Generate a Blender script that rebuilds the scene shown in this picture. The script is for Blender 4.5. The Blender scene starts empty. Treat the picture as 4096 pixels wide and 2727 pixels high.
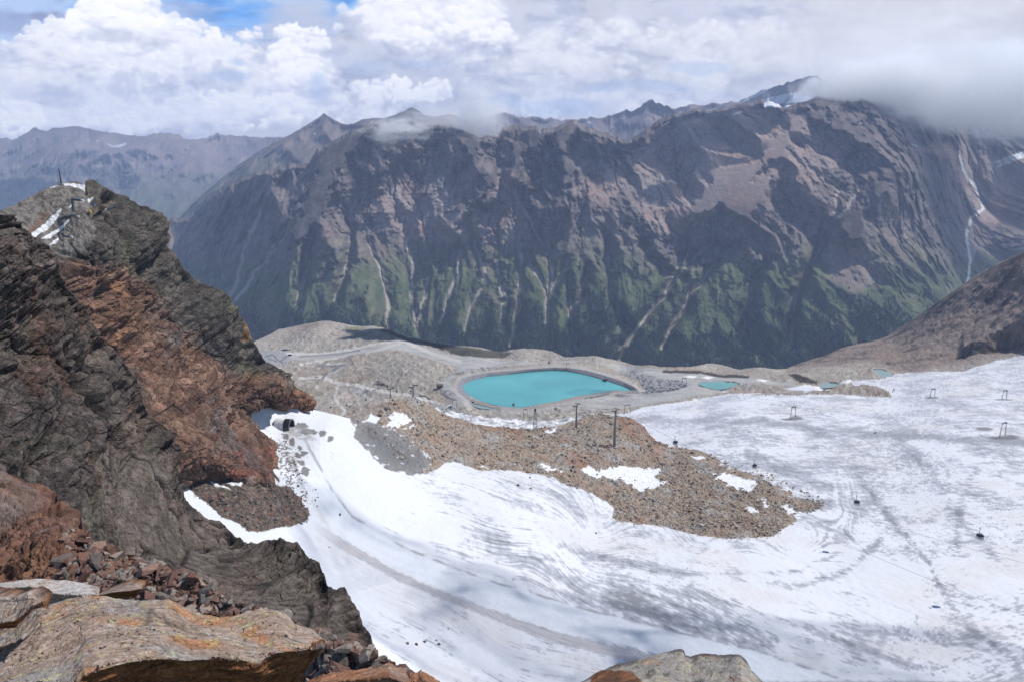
import bpy, bmesh, math, random, time
import numpy as np
T0 = time.time()
F32 = np.float32

# ------------------------------------------------------------------ camera
FPX, CU, CV, PITCH, CAMZ = 797.0, 512.0, 340.5, math.radians(14.8), 360.0
SP, CP = math.sin(PITCH), math.cos(PITCH)
scene = bpy.context.scene
COL = scene.collection
cam_d = bpy.data.cameras.new('camera')
cam = bpy.data.objects.new('camera', cam_d)
COL.objects.link(cam)
cam.location = (0, 0, CAMZ)
cam.rotation_euler = (math.pi / 2 - PITCH, 0, 0)
cam_d.sensor_width = 36.0
cam_d.lens = FPX * 36.0 / 1024.0
cam_d.clip_start = 0.2
cam_d.clip_end = 120000.0
scene.camera = cam

# ------------------------------------------------------------------ light
SUN_EL, SUN_AZ = math.radians(53), math.radians(24)      # azimuth measured from +X towards +Y
SUN = np.array([math.cos(SUN_EL) * math.cos(SUN_AZ), math.cos(SUN_EL) * math.sin(SUN_AZ), math.sin(SUN_EL)])
world = bpy.data.worlds.new('World')
scene.world = world
world.use_nodes = True
wn = world.node_tree
bg = wn.nodes['Background']
sky = wn.nodes.new('ShaderNodeTexSky')
sky.sky_type = 'NISHITA'
sky.sun_disc = False
sky.sun_elevation = SUN_EL
sky.sun_rotation = math.pi / 2 - SUN_AZ
sky.altitude = 3000
sky.air_density = 1.0
sky.dust_density = 1.5
wn.links.new(sky.outputs[0], bg.inputs[0])
bg.inputs[1].default_value = 0.15
sl = bpy.data.lights.new('sun', 'SUN')
sl.energy = 5.0
sl.angle = math.radians(0.55)
sl.color = (1.0, 0.965, 0.92)
so = bpy.data.objects.new('sun', sl)
COL.objects.link(so)
from mathutils import Vector
so.rotation_euler = Vector(SUN).to_track_quat('Z', 'Y').to_euler()
so.location = (300, 0, 900)
scene.view_settings.view_transform = 'Standard'
scene.view_settings.look = 'None'
scene.view_settings.gamma = 1.0
scene.view_settings.use_curve_mapping = False
scene.view_settings.exposure = 0.0
scene.cycles.max_bounces = 16
scene.cycles.diffuse_bounces = 2
scene.cycles.glossy_bounces = 2
scene.cycles.volume_bounces = 14
scene.cycles.transparent_max_bounces = 12
scene.cycles.use_denoising = True
scene.cycles.volume_step_rate = 1.0
scene.cycles.volume_max_steps = 256

# ------------------------------------------------------------------ view maths
def KV(v):                                    # drop per metre of depth for picture row v
    a = (CV - np.asarray(v, dtype=np.float64)) / FPX
    return (SP - a * CP) / (CP + a * SP)
def YC(v):
    a = (CV - np.asarray(v, dtype=np.float64)) / FPX
    return CP + a * SP
def unproj(u, v, D):
    u = np.asarray(u, dtype=np.float64)
    return np.stack([D * (u - CU) / FPX / YC(v), D * np.ones_like(u), CAMZ - D * KV(v)], -1)
def proj(P):
    y, z = P[..., 1], P[..., 2] - CAMZ
    d = y * CP - z * SP
    return CU + FPX * P[..., 0] / d, CV - FPX * (y * SP + z * CP) / d

# ------------------------------------------------------------------ noise
_r = np.random.RandomState(7)
PERM = np.tile(_r.permutation(256).astype(np.int32), 2)
G2 = np.stack([np.cos(np.arange(256) * 2 * np.pi / 256 * 37), np.sin(np.arange(256) * 2 * np.pi / 256 * 37)], -1).astype(F32)
_g = _r.normal(size=(256, 3)); G3 = (_g / np.linalg.norm(_g, axis=1, keepdims=True)).astype(F32)
def perlin2(x, y, seed=0):
    x = np.asarray(x, F32) + F32(seed * 17.31); y = np.asarray(y, F32) + F32(seed * 5.77)
    xf = np.floor(x); yf = np.floor(y)
    xi = xf.astype(np.int32) & 255; yi = yf.astype(np.int32) & 255
    x = x - xf; y = y - yf
    u = x * x * x * (x * (x * 6 - 15) + 10); v = y * y * y * (y * (y * 6 - 15) + 10)
    def g(ix, iy, dx, dy):
        h = PERM[PERM[ix & 255] + (iy & 255)]
        gg = G2[h]
        return gg[..., 0] * dx + gg[..., 1] * dy
    a = g(xi, yi, x, y); b = g(xi + 1, yi, x - 1, y); c = g(xi, yi + 1, x, y - 1); d = g(xi + 1, yi + 1, x - 1, y - 1)
    t = a + u * (b - a); w = c + u * (d - c)
    return (t + v * (w - t)) * F32(1.5)
def perlin3(P, seed=0):
    P = np.asarray(P, F32) + F32(seed * 13.7)
    Pf = np.floor(P); I = Pf.astype(np.int32) & 255; f = P - Pf
    w = f * f * f * (f * (f * 6 - 15) + 10)
    def g(i, j, k):
        h = PERM[PERM[PERM[(I[..., 0] + i) & 255] + ((I[..., 1] + j) & 255)] + ((I[..., 2] + k) & 255)]
        gg = G3[h]
        return gg[..., 0] * (f[..., 0] - i) + gg[..., 1] * (f[..., 1] - j) + gg[..., 2] * (f[..., 2] - k)
    x0 = g(0, 0, 0); x0 = x0 + w[..., 0] * (g(1, 0, 0) - x0)
    x1 = g(0, 1, 0); x1 = x1 + w[..., 0] * (g(1, 1, 0) - x1)
    y0 = x0 + w[..., 1] * (x1 - x0)
    x0 = g(0, 0, 1); x0 = x0 + w[..., 0] * (g(1, 0, 1) - x0)
    x1 = g(0, 1, 1); x1 = x1 + w[..., 0] * (g(1, 1, 1) - x1)
    y1 = x0 + w[..., 1] * (x1 - x0)
    return (y0 + w[..., 2] * (y1 - y0)) * F32(1.4)
def fbm2(x, y, o=4, seed=0, gain=0.5, kind=0):
    t = 0; a = 1.0; s = 0.0
    for i in range(o):
        n = perlin2(x * 2 ** i, y * 2 ** i, seed + i * 3)
        if kind == 1: n = 1 - 2 * np.abs(n)
        if kind == 2: n = 2 * np.abs(n) - 0.5
        t = t + a * n; s += a; a *= gain
    return t / s
def fbm3(P, o=4, seed=0, gain=0.5):
    t = 0; a = 1.0; s = 0.0
    for i in range(o):
        t = t + a * perlin3(P * 2 ** i, seed + i * 3); s += a; a *= gain
    return t / s
def _hash(I, seed):
    h = (I[..., 0].astype(np.uint32) * np.uint32(374761393) + I[..., 1].astype(np.uint32) * np.uint32(668265263)
         + I[..., 2].astype(np.uint32) * np.uint32(2147483647 & 0x9E3779B1) + np.uint32(seed * 974711))
    h = (h ^ (h >> np.uint32(13))) * np.uint32(1274126177)
    return h ^ (h >> np.uint32(16))
def cells(P, seed=0):
    """faceted blocks: height of the tilted block under each point, edge distance, block random"""
    P = np.asarray(P, F32)
    B = np.floor(P - 0.5).astype(np.int32)
    f1 = np.full(P.shape[:-1], 9, F32); f2 = f1.copy()
    hh = np.zeros(P.shape[:-1], F32); rr = hh.copy()
    for i in (0, 1):
        for j in (0, 1):
            for k in (0, 1):
                C = B + np.array([i, j, k], np.int32)
                h = _hash(C, seed)
                a = (h & np.uint32(255)).astype(F32) / 255; b = ((h >> np.uint32(8)) & np.uint32(255)).astype(F32) / 255
                c = ((h >> np.uint32(16)) & np.uint32(255)).astype(F32) / 255; d = ((h >> np.uint32(24)) & np.uint32(255)).astype(F32) / 255
                ctr = np.stack([a, b, c], -1) * 0.7 + 0.15
                q = P - C - ctr
                dd = (q * q).sum(-1)
                near = dd < f1
                f2 = np.where(near, f1, np.minimum(f2, dd))
                f1 = np.where(near, dd, f1)
                tilt = (c - 0.5) * q[..., 0] + (a - 0.5) * q[..., 1] + (b - 0.5) * q[..., 2]
                hh = np.where(near, (d - 0.5) + tilt * 1.6, hh)
                rr = np.where(near, d, rr)
    return hh, np.sqrt(f2) - np.sqrt(f1), rr
def facets(P, seed=0, tiltk=1.7, pen=2.0):
    """broken rock: upper envelope of tilted planes; height, gap to the next plane, block random"""
    P = np.asarray(P, F32); B = np.floor(P - 0.5).astype(np.int32)
    b1 = np.full(P.shape[:-1], -9, F32); b2 = b1.copy(); rr = np.zeros(P.shape[:-1], F32)
    for i in (0, 1):
        for j in (0, 1):
            for k in (0, 1):
                C = B + np.array([i, j, k], np.int32); h = _hash(C, seed)
                a = (h & np.uint32(255)).astype(F32) / 255; b = ((h >> np.uint32(8)) & np.uint32(255)).astype(F32) / 255
                c = ((h >> np.uint32(16)) & np.uint32(255)).astype(F32) / 255; d = ((h >> np.uint32(24)) & np.uint32(255)).astype(F32) / 255
                qx = P[..., 0] - C[..., 0] - (a * .5 + .25); qy = P[..., 1] - C[..., 1] - (b * .5 + .25); qz = P[..., 2] - C[..., 2] - (c * .5 + .25)
                q2 = qx * qx + qy * qy + qz * qz
                val = d + tiltk * ((c - 0.5) * qx + (a - 0.5) * qy + (b - 0.5) * qz) - pen * q2
                top = val > b1
                b2 = np.where(top, b1, np.maximum(b2, val)); rr = np.where(top, d, rr); b1 = np.where(top, val, b1)
    return np.maximum(b1, 0.0) - .3, b1 - b2, rr
def sstep(a, b, x):
    t = np.clip((x - a) / (b - a), 0, 1)
    return t * t * (3 - 2 * t)
def mix(a, b, t):
    t = np.asarray(t)
    if np.ndim(a) and np.shape(a)[-1:] == (3,) or (np.ndim(b) and np.shape(b)[-1:] == (3,)):
        t = t[..., None]
    return np.asarray(a) * (1 - t) + np.asarray(b) * t
def C3(*c): return np.array(c, F32)

# ------------------------------------------------------------------ fitting helpers
class TPS:
    def __init__(s, pts, vals, lam=1e-4):
        s.p = np.asarray(pts, float) / 100.0; v = np.asarray(vals, float); n = len(v)
        K = s._k(s.p, s.p) + lam * np.eye(n)
        Q = np.hstack([np.ones((n, 1)), s.p]); A = np.zeros((n + 3, n + 3))
        A[:n, :n] = K; A[:n, n:] = Q; A[n:, :n] = Q.T
        s.w = np.linalg.solve(A, np.concatenate([v, np.zeros(3)]))
    def _k(s, a, b):
        r2 = ((a[:, None] - b[None]) ** 2).sum(-1)
        return 0.5 * r2 * np.log(r2 + 1e-9)
    def at(s, u, v):
        sh = np.shape(u); q = np.stack([np.ravel(u), np.ravel(v)], -1) / 100.0
        out = np.empty(len(q))
        for i in range(0, len(q), 20000):
            c = q[i:i + 20000]
            out[i:i + 20000] = s._k(c, s.p) @ s.w[:-3] + s.w[-3] + c @ s.w[-2:]
        return out.reshape(sh)
class Grid:                                    # a fitted field sampled on a coarse raster, read back bilinearly
    def __init__(s, tps, u0=-160, u1=1184, v0=-60, v1=800, st=6.0):
        s.u0, s.v0, s.st = u0, v0, st
        U, V = np.meshgrid(np.arange(u0, u1 + st, st), np.arange(v0, v1 + st, st))
        s.g = tps.at(U, V)
    def at(s, u, v):
        x = np.clip((np.asarray(u) - s.u0) / s.st, 0, s.g.shape[1] - 1.001); y = np.clip((np.asarray(v) - s.v0) / s.st, 0, s.g.shape[0] - 1.001)
        i = x.astype(int); j = y.astype(int); x = x - i; y = y - j; g = s.g
        return (g[j, i] * (1 - x) + g[j, i + 1] * x) * (1 - y) + (g[j + 1, i] * (1 - x) + g[j + 1, i + 1] * x) * y
def depth_field(zc=(), dc=(), lam=1e-4):
    pts = [(u, v) for u, v, z in zc] + [(u, v) for u, v, d in dc]
    val = [math.log((CAMZ - z) / float(KV(v))) for u, v, z in zc] + [math.log(d) for u, v, d in dc]
    return Grid(TPS(pts, val, lam))
def curve(pts):
    p = np.array(sorted(pts), float)
    return lambda u: np.interp(u, p[:, 0], p[:, 1])
def sdpoly(u, v, poly, wob=0.0, sc=12.0, seed=1, lim=60):
    """signed distance in picture units to an outline, positive inside"""
    u = np.asarray(u, F32); v = np.asarray(v, F32)
    P = np.array(poly, F32)
    out = np.full(u.shape, -float(lim), F32)
    m = (u > P[:, 0].min() - lim) & (u < P[:, 0].max() + lim) & (v > P[:, 1].min() - lim) & (v < P[:, 1].max() + lim)
    if not m.any(): return out
    x = u[m]; y = v[m]
    if wob:
        x0 = x; x = x + wob * fbm2(x / sc, y / sc * 1.5, 4, seed); y = y + wob * 0.7 * fbm2(x0 / sc + 9, y / sc * 1.5, 4, seed + 5)
    d = np.full(x.shape, 1e9, F32); ins = np.zeros(x.shape, bool)
    for (ax, ay), (bx, by) in zip(P, np.roll(P, -1, 0)):
        ex, ey = bx - ax, by - ay
        t = np.clip(((x - ax) * ex + (y - ay) * ey) / (ex * ex + ey * ey + 1e-9), 0, 1)
        d = np.minimum(d, (x - ax - t * ex) ** 2 + (y - ay - t * ey) ** 2)
        if ey != 0:
            c = ((ay > y) != (by > y)) & (x < ex * (y - ay) / ey + ax)
            ins ^= c
    d = np.sqrt(d)
    out[m] = np.clip(np.where(ins, d, -d), -lim, lim)
    return out
def sdline(u, v, line, wob=0.0, sc=12.0, seed=1, lim=40):
    """distance to a line and how far along it (0..1)"""
    u = np.asarray(u, F32); v = np.asarray(v, F32)
    P = np.array(line, F32)
    out = np.full(u.shape, float(lim), F32); al = np.zeros(u.shape, F32)
    m = (u > P[:, 0].min() - lim) & (u < P[:, 0].max() + lim) & (v > P[:, 1].min() - lim) & (v < P[:, 1].max() + lim)
    if not m.any(): return out, al
    x = u[m]; y = v[m]
    if wob:
        x0 = x; x = x + wob * fbm2(x / sc, y / sc, 3, seed); y = y + wob * 0.6 * fbm2(x0 / sc + 9, y / sc, 3, seed + 5)
    d = np.full(x.shape, 1e9, F32); a = np.zeros(x.shape, F32)
    n = len(P) - 1
    for i in range(n):
        ax, ay = P[i]; ex, ey = P[i + 1] - P[i]
        t = np.clip(((x - ax) * ex + (y - ay) * ey) / (ex * ex + ey * ey + 1e-9), 0, 1)
        q = (x - ax - t * ex) ** 2 + (y - ay - t * ey) ** 2
        a = np.where(q < d, (i + t) / n, a); d = np.minimum(d, q)
    out[m] = np.minimum(np.sqrt(d), lim); al[m] = a
    return out, al

# ------------------------------------------------------------------ meshes and tags
def grid_normals(P):
    du = np.gradient(P, axis=1); dv = np.gradient(P, axis=0)
    n = np.cross(dv, du)
    return n / (np.linalg.norm(n, axis=-1, keepdims=True) + 1e-12)
ALB = 0.74        # ground colours below are written for a paler sun; this brings them to real reflectances
def raw_mesh(name, V, F, mat, col=None, smooth=True, parent=None, k=4, lit=True):
    """V (n,3), F (m,k) indices -> linked mesh object"""
    me = bpy.data.meshes.new(name)
    F = np.asarray(F, np.int32); V = np.asarray(V, F32)
    used = np.zeros(len(V), bool); used[F.ravel()] = True
    if not used.all():
        remap = np.cumsum(used) - 1
        F = remap[F].astype(np.int32); V = V[used]
        if col is not None: col = col[used]
    me.vertices.add(len(V)); me.vertices.foreach_set('co', V.ravel())
    me.loops.add(F.size); me.loops.foreach_set('vertex_index', F.ravel())
    me.polygons.add(len(F)); me.polygons.foreach_set('loop_start', np.arange(0, F.size, F.shape[1], dtype=np.int32))
    try: me.polygons.foreach_set('loop_total', np.full(len(F), F.shape[1], np.int32))
    except Exception: pass
    me.polygons.foreach_set('use_smooth', np.full(len(F), smooth))
    me.update(calc_edges=True)
    if col is not None:
        a = me.color_attributes.new('Col', 'FLOAT_COLOR', 'POINT')
        c = np.ones((len(V), 4), F32); c[:, :3] = np.clip(col, 0, 40) * (ALB if lit else 1.0)
        a.data.foreach_set('color', c.ravel())
    if mat: me.materials.append(mat)
    o = bpy.data.objects.new(name, me); COL.objects.link(o)
    if parent: o.parent = parent
    return o
def grid_faces(M, N):
    i = np.arange(M * N).reshape(M, N)
    return np.stack([i[:-1, :-1], i[1:, :-1], i[1:, 1:], i[:-1, 1:]], -1)
def tag(o, label=None, cat=None, group=None, kind=None):
    if label: o['label'] = label
    if cat: o['category'] = cat
    if group: o['group'] = group
    if kind: o['kind'] = kind
    return o
def empty(name, loc, label, cat, group=None, rz=0.0):
    o = bpy.data.objects.new(name, None); COL.objects.link(o); o.location = loc
    o.rotation_euler = (0, 0, rz); o.empty_display_size = 0.5
    return tag(o, label, cat, group)
class Sheet:
    """ground surface laid out along rays fanning from the viewpoint; back rows fall away behind the crest"""
    def __init__(s, u0, u1, nu, crest, toe, nv, depth, back=((0.02, 0.03), (0.1, 0.25), (0.3, 0.9)), gam=1.0):
        u = np.linspace(u0, u1, nu); c = crest(u); t = toe(u)
        f = np.linspace(0, 1, nv)[:, None] ** gam
        s.v = c[None] + (t - c)[None] * f; s.u = np.broadcast_to(u[None], s.v.shape).copy()
        s.D = depth(s.u, s.v); s.back = back
    def points(s):
        s.P = unproj(s.u, s.v, s.D); s.N = grid_normals(s.P)
        return s.P
    def finish(s, name, mat, col, faces=None, smooth=True):
        P = s.P; rows = [P]; cols = [col]
        for dd, dz in s.back:
            q = P[0].copy(); k = (1 + dd); q[:, 0] *= k; q[:, 1] *= k; q[:, 2] -= dz * P[0][:, 1] * dd / max(dd, .02) * 0.35
            rows.insert(0, q[None]); cols.insert(0, col[:1])
        A = np.concatenate(rows); Cc = np.concatenate(cols)
        F = grid_faces(*A.shape[:2])
        nb = len(s.back)
        if faces is None:
            return raw_mesh(name, A.reshape(-1, 3), F.reshape(-1, 4), mat, Cc.reshape(-1, 3), smooth)
        m = np.zeros(F.shape[:2], bool); m[nb:] = faces[:-1, :-1]; m[:nb] = faces[0, :-1]
        return raw_mesh(name, A.reshape(-1, 3), F[m], mat, Cc.reshape(-1, 3), smooth)

# ------------------------------------------------------------------ materials
def surf_mat(name, rough=0.9, n_scale=1.0, n_amt=0.25, bump=0.0, bump_scale=1.0, spec=0.2, detail=8, aniso=None):
    """painted-by-place colour with a procedural grain and bump on top"""
    m = bpy.data.materials.new(name); m.use_nodes = True
    nt = m.node_tree; b = nt.nodes['Principled BSDF']
    b.inputs['Roughness'].default_value = rough; b.inputs['Specular IOR Level'].default_value = spec
    at = nt.nodes.new('ShaderNodeAttribute'); at.attribute_name = 'Col'
    tc = nt.nodes.new('ShaderNodeTexCoord'); mp = nt.nodes.new('ShaderNodeMapping')
    nt.links.new(tc.outputs['Object'], mp.inputs[0])
    if aniso: mp.inputs['Scale'].default_value = aniso[0]; mp.inputs['Rotation'].default_value = aniso[1]
    no = nt.nodes.new('ShaderNodeTexNoise'); no.inputs['Scale'].default_value = n_scale
    no.inputs['Detail'].default_value = detail; no.inputs['Roughness'].default_value = 0.7
    nt.links.new(mp.outputs[0], no.inputs['Vector'])
    mr = nt.nodes.new('ShaderNodeMapRange')
    mr.inputs[1].default_value = 0.3; mr.inputs[2].default_value = 0.7
    mr.inputs[3].default_value = 1 - n_amt; mr.inputs[4].default_value = 1 + n_amt
    nt.links.new(no.outputs[0], mr.inputs[0])
    vm = nt.nodes.new('ShaderNodeVectorMath'); vm.operation = 'SCALE'
    nt.links.new(at.outputs['Color'], vm.inputs[0]); nt.links.new(mr.outputs[0], vm.inputs['Scale'])
    nt.links.new(vm.outputs[0], b.inputs['Base Color'])
    if bump:
        n2 = nt.nodes.new('ShaderNodeTexNoise'); n2.inputs['Scale'].default_value = bump_scale; n2.inputs['Detail'].default_value = 6
        n2.inputs['Roughness'].default_value = 0.65
        nt.links.new(mp.outputs[0], n2.inputs['Vector'])
        bp = nt.nodes.new('ShaderNodeBump'); bp.inputs['Strength'].default_value = 1.0; bp.inputs['Distance'].default_value = bump
        nt.links.new(n2.outputs[0], bp.inputs['Height']); nt.links.new(bp.outputs[0], b.inputs['Normal'])
    return m
def flat_mat(name, col, rough=0.6, metal=0.0, n_scale=0, n_amt=0.15):
    m = bpy.data.materials.new(name); m.use_nodes = True; col = tuple(c * ALB for c in col)
    nt = m.node_tree; b = nt.nodes['Principled BSDF']
    b.inputs['Base Color'].default_value = (*col, 1); b.inputs['Roughness'].default_value = rough; b.inputs['Metallic'].default_value = metal
    if n_scale:
        tc = nt.nodes.new('ShaderNodeTexCoord'); no = nt.nodes.new('ShaderNodeTexNoise'); no.inputs['Scale'].default_value = n_scale
        no.inputs['Detail'].default_value = 5
        nt.links.new(tc.outputs['Object'], no.inputs['Vector'])
        cr = nt.nodes.new('ShaderNodeValToRGB')
        cr.color_ramp.elements[0].position = 0.3; cr.color_ramp.elements[1].position = 0.7
        cr.color_ramp.elements[0].color = (*[c * (1 - n_amt) for c in col], 1); cr.color_ramp.elements[1].color = (*[min(1, c * (1 + n_amt)) for c in col], 1)
        nt.links.new(no.outputs[0], cr.inputs[0]); nt.links.new(cr.outputs[0], b.inputs['Base Color'])
    return m
M_SNOW = surf_mat('glacier_snow', 0.75, 0.35, 0.05, 0.25, 0.5, 0.3)
M_ROCKFAR = surf_mat('mountain_rock', 0.95, 0.012, 0.22, 9.0, 0.02, 0.1)
M_GRAVEL = surf_mat('gravel', 0.95, 0.22, 0.22, 0.9, 0.35, 0.1)
M_SCREE = surf_mat('moraine_scree', 0.95, 0.45, 0.35, 1.0, 0.5, 0.1)
M_CLIFF = surf_mat('cliff_rock', 0.85, 0.9, 0.5, 0.9, 0.9, 0.25, 10)
FOG = True
THIN = [(430,680,345,(125,48,26),650,21),(620,705,348,(130,48,26),650,22),(800,715,352,(130,48,26),650,23),(592,386,1080,(30,16,8),600,14),(604,389,1080,(16,10,6),600,15)]  # thin out-of-view clouds, added to dim the lower snow and part of the lake
SHADES = [(700,160,0,(330,230,110),1700,1),(600,190,0,(130,100,60),1500,2),(1030,215,0,(160,200,90),1700,4),(30,150,11000,(700,500,200),2600,5),(560,205,0,(200,90,60),1500,6),(660,235,0,(260,70,50),1400,7),(446,343,1560,(190,80,40),1000,10)]  # out-of-view clouds, added to shade the far slopes and the plateau hill
M_NEAR = surf_mat('near_rock', 0.8, 26.0, 0.4, 0.012, 34.0, 0.3)
SKYGAIN = 1.2
# ================================================================== SETTING: ground fields
D4 = depth_field(zc=[
 (300,345,-40),(270,365,-30),(330,350,-38),(300,385,-20),(350,400,-5),(400,380,-8),(400,350,-22),(440,360,-12),(480,360,-8),
 (520,357,-20),(600,360,-18),(640,370,-12),(700,377,-8),(760,377,-12),(800,374,-20),(720,385,-2),(800,385,3),(860,378,0),(880,373,-3),
 (450,400,3),(520,415,3),(600,405,4),(650,395,3),(700,397,8),(760,393,14),(830,390,12),(870,385,6),(930,370,10),(980,362,20),(1023,355,30),
 (650,430,22),(700,430,32),(800,430,35),(900,430,38),(1000,420,42),(900,400,18),(1000,390,32),(1050,370,40),(780,460,45),(850,500,55),
 (900,480,50),(1000,480,55),(1000,560,70),(900,580,75),(800,600,82),(1000,680,95),(800,690,92),(700,560,85),(700,680,98),(600,620,100),
 (500,640,110),(500,560,118),(400,600,128),(400,540,130),(330,600,150),(300,560,160),(200,560,170),(500,430,8),(550,425,10),(450,425,6),
 (600,440,25),(600,480,50),(500,480,62),(400,480,80),(300,450,60),(200,450,60),(100,400,20),(0,380,0),(0,450,50),(0,560,160),(1100,500,60),(1100,680,95),(-60,680,180)],
 dc=[(300,324,1700),(322,322,1680),(360,326,1650),(435,341,1560),(500,350,1520),(540,350,1480),(622,362,1400),(713,366,1400),(260,340,1560),
 (1024,251,1500),(1060,235,1480),(956,289,1600),(913,320,1680),(887,337,1700),(856,344,1650),(826,354,1550),(795,364,1450),
 (1000,345,1260),(950,350,1330),(900,360,1330),(850,362,1330),(1020,320,1330),(980,320,1430),(950,330,1440)], lam=2e-4)
LAKE = [(462.6,385.6),(466,382.5),(472,380),(486.6,376),(508,374),(530,371.4),(553,370.1),(566,370.7),(581,373.3),(595.4,377),(610,381.3),(624.4,386.3),(632,390),(614,389.2),(602.6,391.4),(588,393.6),(573.6,395.8),(563.5,398),(559,400),(544.6,402.3),
        (530,405.2),(520,407),(508.3,406.2),(493.8,403.8),(479.3,399.4),(469,394.3),(463.4,388.8)]
RIM = [(458.3,385.6),(462,379),(472,375.5),(486.6,373),(508,371),(530,369),(553,367.5),(567.8,368),(585,370.4),(600,374.3),(610,377.6),(621.5,381.3),(633,387),(638,390.5),(630,392.5),(614,391.6),(603,394),(588,396.3),(573,399),(563,401.5),(546,405),(532,408.3),
       (520,410),(507,409.3),(492.5,407),(477,402.5),(466,397),(459,390.5)]
_c = np.array(RIM).mean(0); RIM = [(a + 1.1 * np.sign(a - _c[0]) * min(1, abs(a - _c[0]) / 40), b + (-.7 if b < _c[1] else .3)) for a, b in RIM]
POND1 = [(698,383.5),(702,381.5),(712,381.5),(722,381),(734,382),(740,384),(733,386.3),(722,388.3),(716,388.5),(708,386.5)]
POND2 = [(821,385.5),(822,383),(828,382),(836,382.8),(840,384),(834,386.3),(822,387.6)]
POND3 = [(873,369.3),(876,368.6),(884,369.5),(893,373),(888,376),(880,378.3),(873,373)]
POND4 = [(271,376),(284,375.5),(292,376),(290,380),(283,384.5),(272,384)]
POND5 = [(470,402.5),(480,404.5),(495,408),(492,409),(480,407),(472,404.5)]
WATERS = [(LAKE, 0.0), (POND1, -2.0), (POND2, 0.0), (POND3, -2.0), (POND4, -24.0), (POND5, -1.5)]
BAND = curve([(940,359.5),(952,358.5),(958,353),(966,347),(975,341),(1002,326),(1024,315),(1060,300)])
def d4(u, v):
    u0_ = u; u = u + 3.5 * fbm2(u0_ / 9, v / 9, 3, 88) * (u > 930)
    b = 359.5 - 0.22 * np.maximum(u - 952, 0)
    top = BAND(u); act = sstep(951, 966, u)
    hgt = np.maximum(b - top, 0)
    vv = np.where(v > b, v, np.where(v > top, b + (v - b) * 0.12, b + (top - b) * 0.12 + (v - top) * (1 + 0 * v)))
    dv = (vv - v) * act * np.where(v < top, sstep(-1.9, 0, (v - top) / (hgt + 2)), 1.0)
    u = u0_; D = np.exp(D4.at(u, v + dv))
    z = CAMZ - D * KV(v)
    # lake basin, banks and ponds
    r = sdpoly(u, v, RIM); w = sdpoly(u, v, LAKE)
    zt = np.where(w > 0, -0.6 - 0.5 * np.minimum(w, 6), 4.5 * np.clip(-w / (r - w + 1e-3), 0, 1))
    k = sstep(-7, 0, r)
    zt = np.where(r < 0, 4.5, zt)
    z = z * (1 - k) + zt * k
    for poly, lv in WATERS[1:]:
        s = sdpoly(u, v, poly, lim=20)
        k = sstep(-7, 0, s); z = z * (1 - k) + (lv + np.where(s > 0, -0.5 - s, 0.35 + 0 * s)) * k
    return (CAMZ - z) / KV(v)
crest4 = curve([(-60,372),(240,352),(256,340),(268,335),(278,329),(304,324),(322,322),(348,325),(362,326),(372,325.5),(385,327.5),(400,334),(435,341),(460,344.5),(478,346.5),(500,350.5),(510,349.5),(522,348),(543,350),
  (556,354),(565,357),(580,356),(596,356.5),(610,358.5),(622,361),(634,364.5),(643,365.5),(660,366.5),(674,366.3),(690,366),(700,364.8),(713,365),(726,367.5),(739,369.3),(752,368),(765,368),(778,369),(786,368),
  (795,364),(808,360),(826,354.5),(840,348),(856,343.5),(872,341),(887,336),(898,328),(913,319.5),(930,306),(956,289),(972,278),(987,269.5),(1005,260),(1024,251),(1064,234)])
toe4 = curve([(-100,735),(1200,735)])
S4 = Sheet(-34, 1058, 1400, crest4, toe4, 620, d4, back=((0.03, 0.6), (0.2, 4.0)))
# fine relief: amplitude depends on what the ground is made of
MOR = [(372,409),(380,404),(391,400),(405,398),(414,396),(425,401),(434,407),(443,413),(467,420),(478,424),(500,426.5),(529,429),(541,427.5),(556,425),(570,422),(577,418.5),(586,414),(602,413),(612,415),(628,416),(636,419),
 (642,424),(648,431),(656,440),(670,446),(684,444),(700,447),(716,453),(735,458),(752,463),(765,468),(778,474),(787,482),(801,489),(814,494),(824,500),(823,508),(812,511),(800,511),(792,514),(799,520),(790,524),(780,530),
 (772,537),(757,539),(740,538),(722,537),(705,535.5),(690,533),(672,528),(655,525),(640,523),(620,521),(612,517),(614,508),(606,500),(596,496),(588,491),(570,486),(560,481),(552,476),(540,474),(520,471),(500,469),(480,470),
 (470,466),(455,461),(446,462),(432,471),(422,473),(410,470),(398,465),(396,458),(392,452),(385,446),(376,441),(362,434),(352,424),(350,418),(362,420),(374,425),(380,418),(371,414)]
GREYFAN = [(350,416),(362,419.5),(376,423),(394.6,429.5),(405,437),(417,446),(430,456),(431,464),(427,469),(420,474.5),(408,474),(396,471),(385,467.5),(377,461),(369,451.5),(360,442),(352.5,434.6),(356,428),(352,421)]
DEBRIS = [(186,484),(196,480),(215,480),(240,480),(262,482),(275,484),(290,486),(300,497),(309,510),(308,520),(296,524),(285,526),(262,531),(248,530),(235,521),(222,516),(210,504),(196,495)]
print('fields', round(time.time() - T0, 1))
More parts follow.
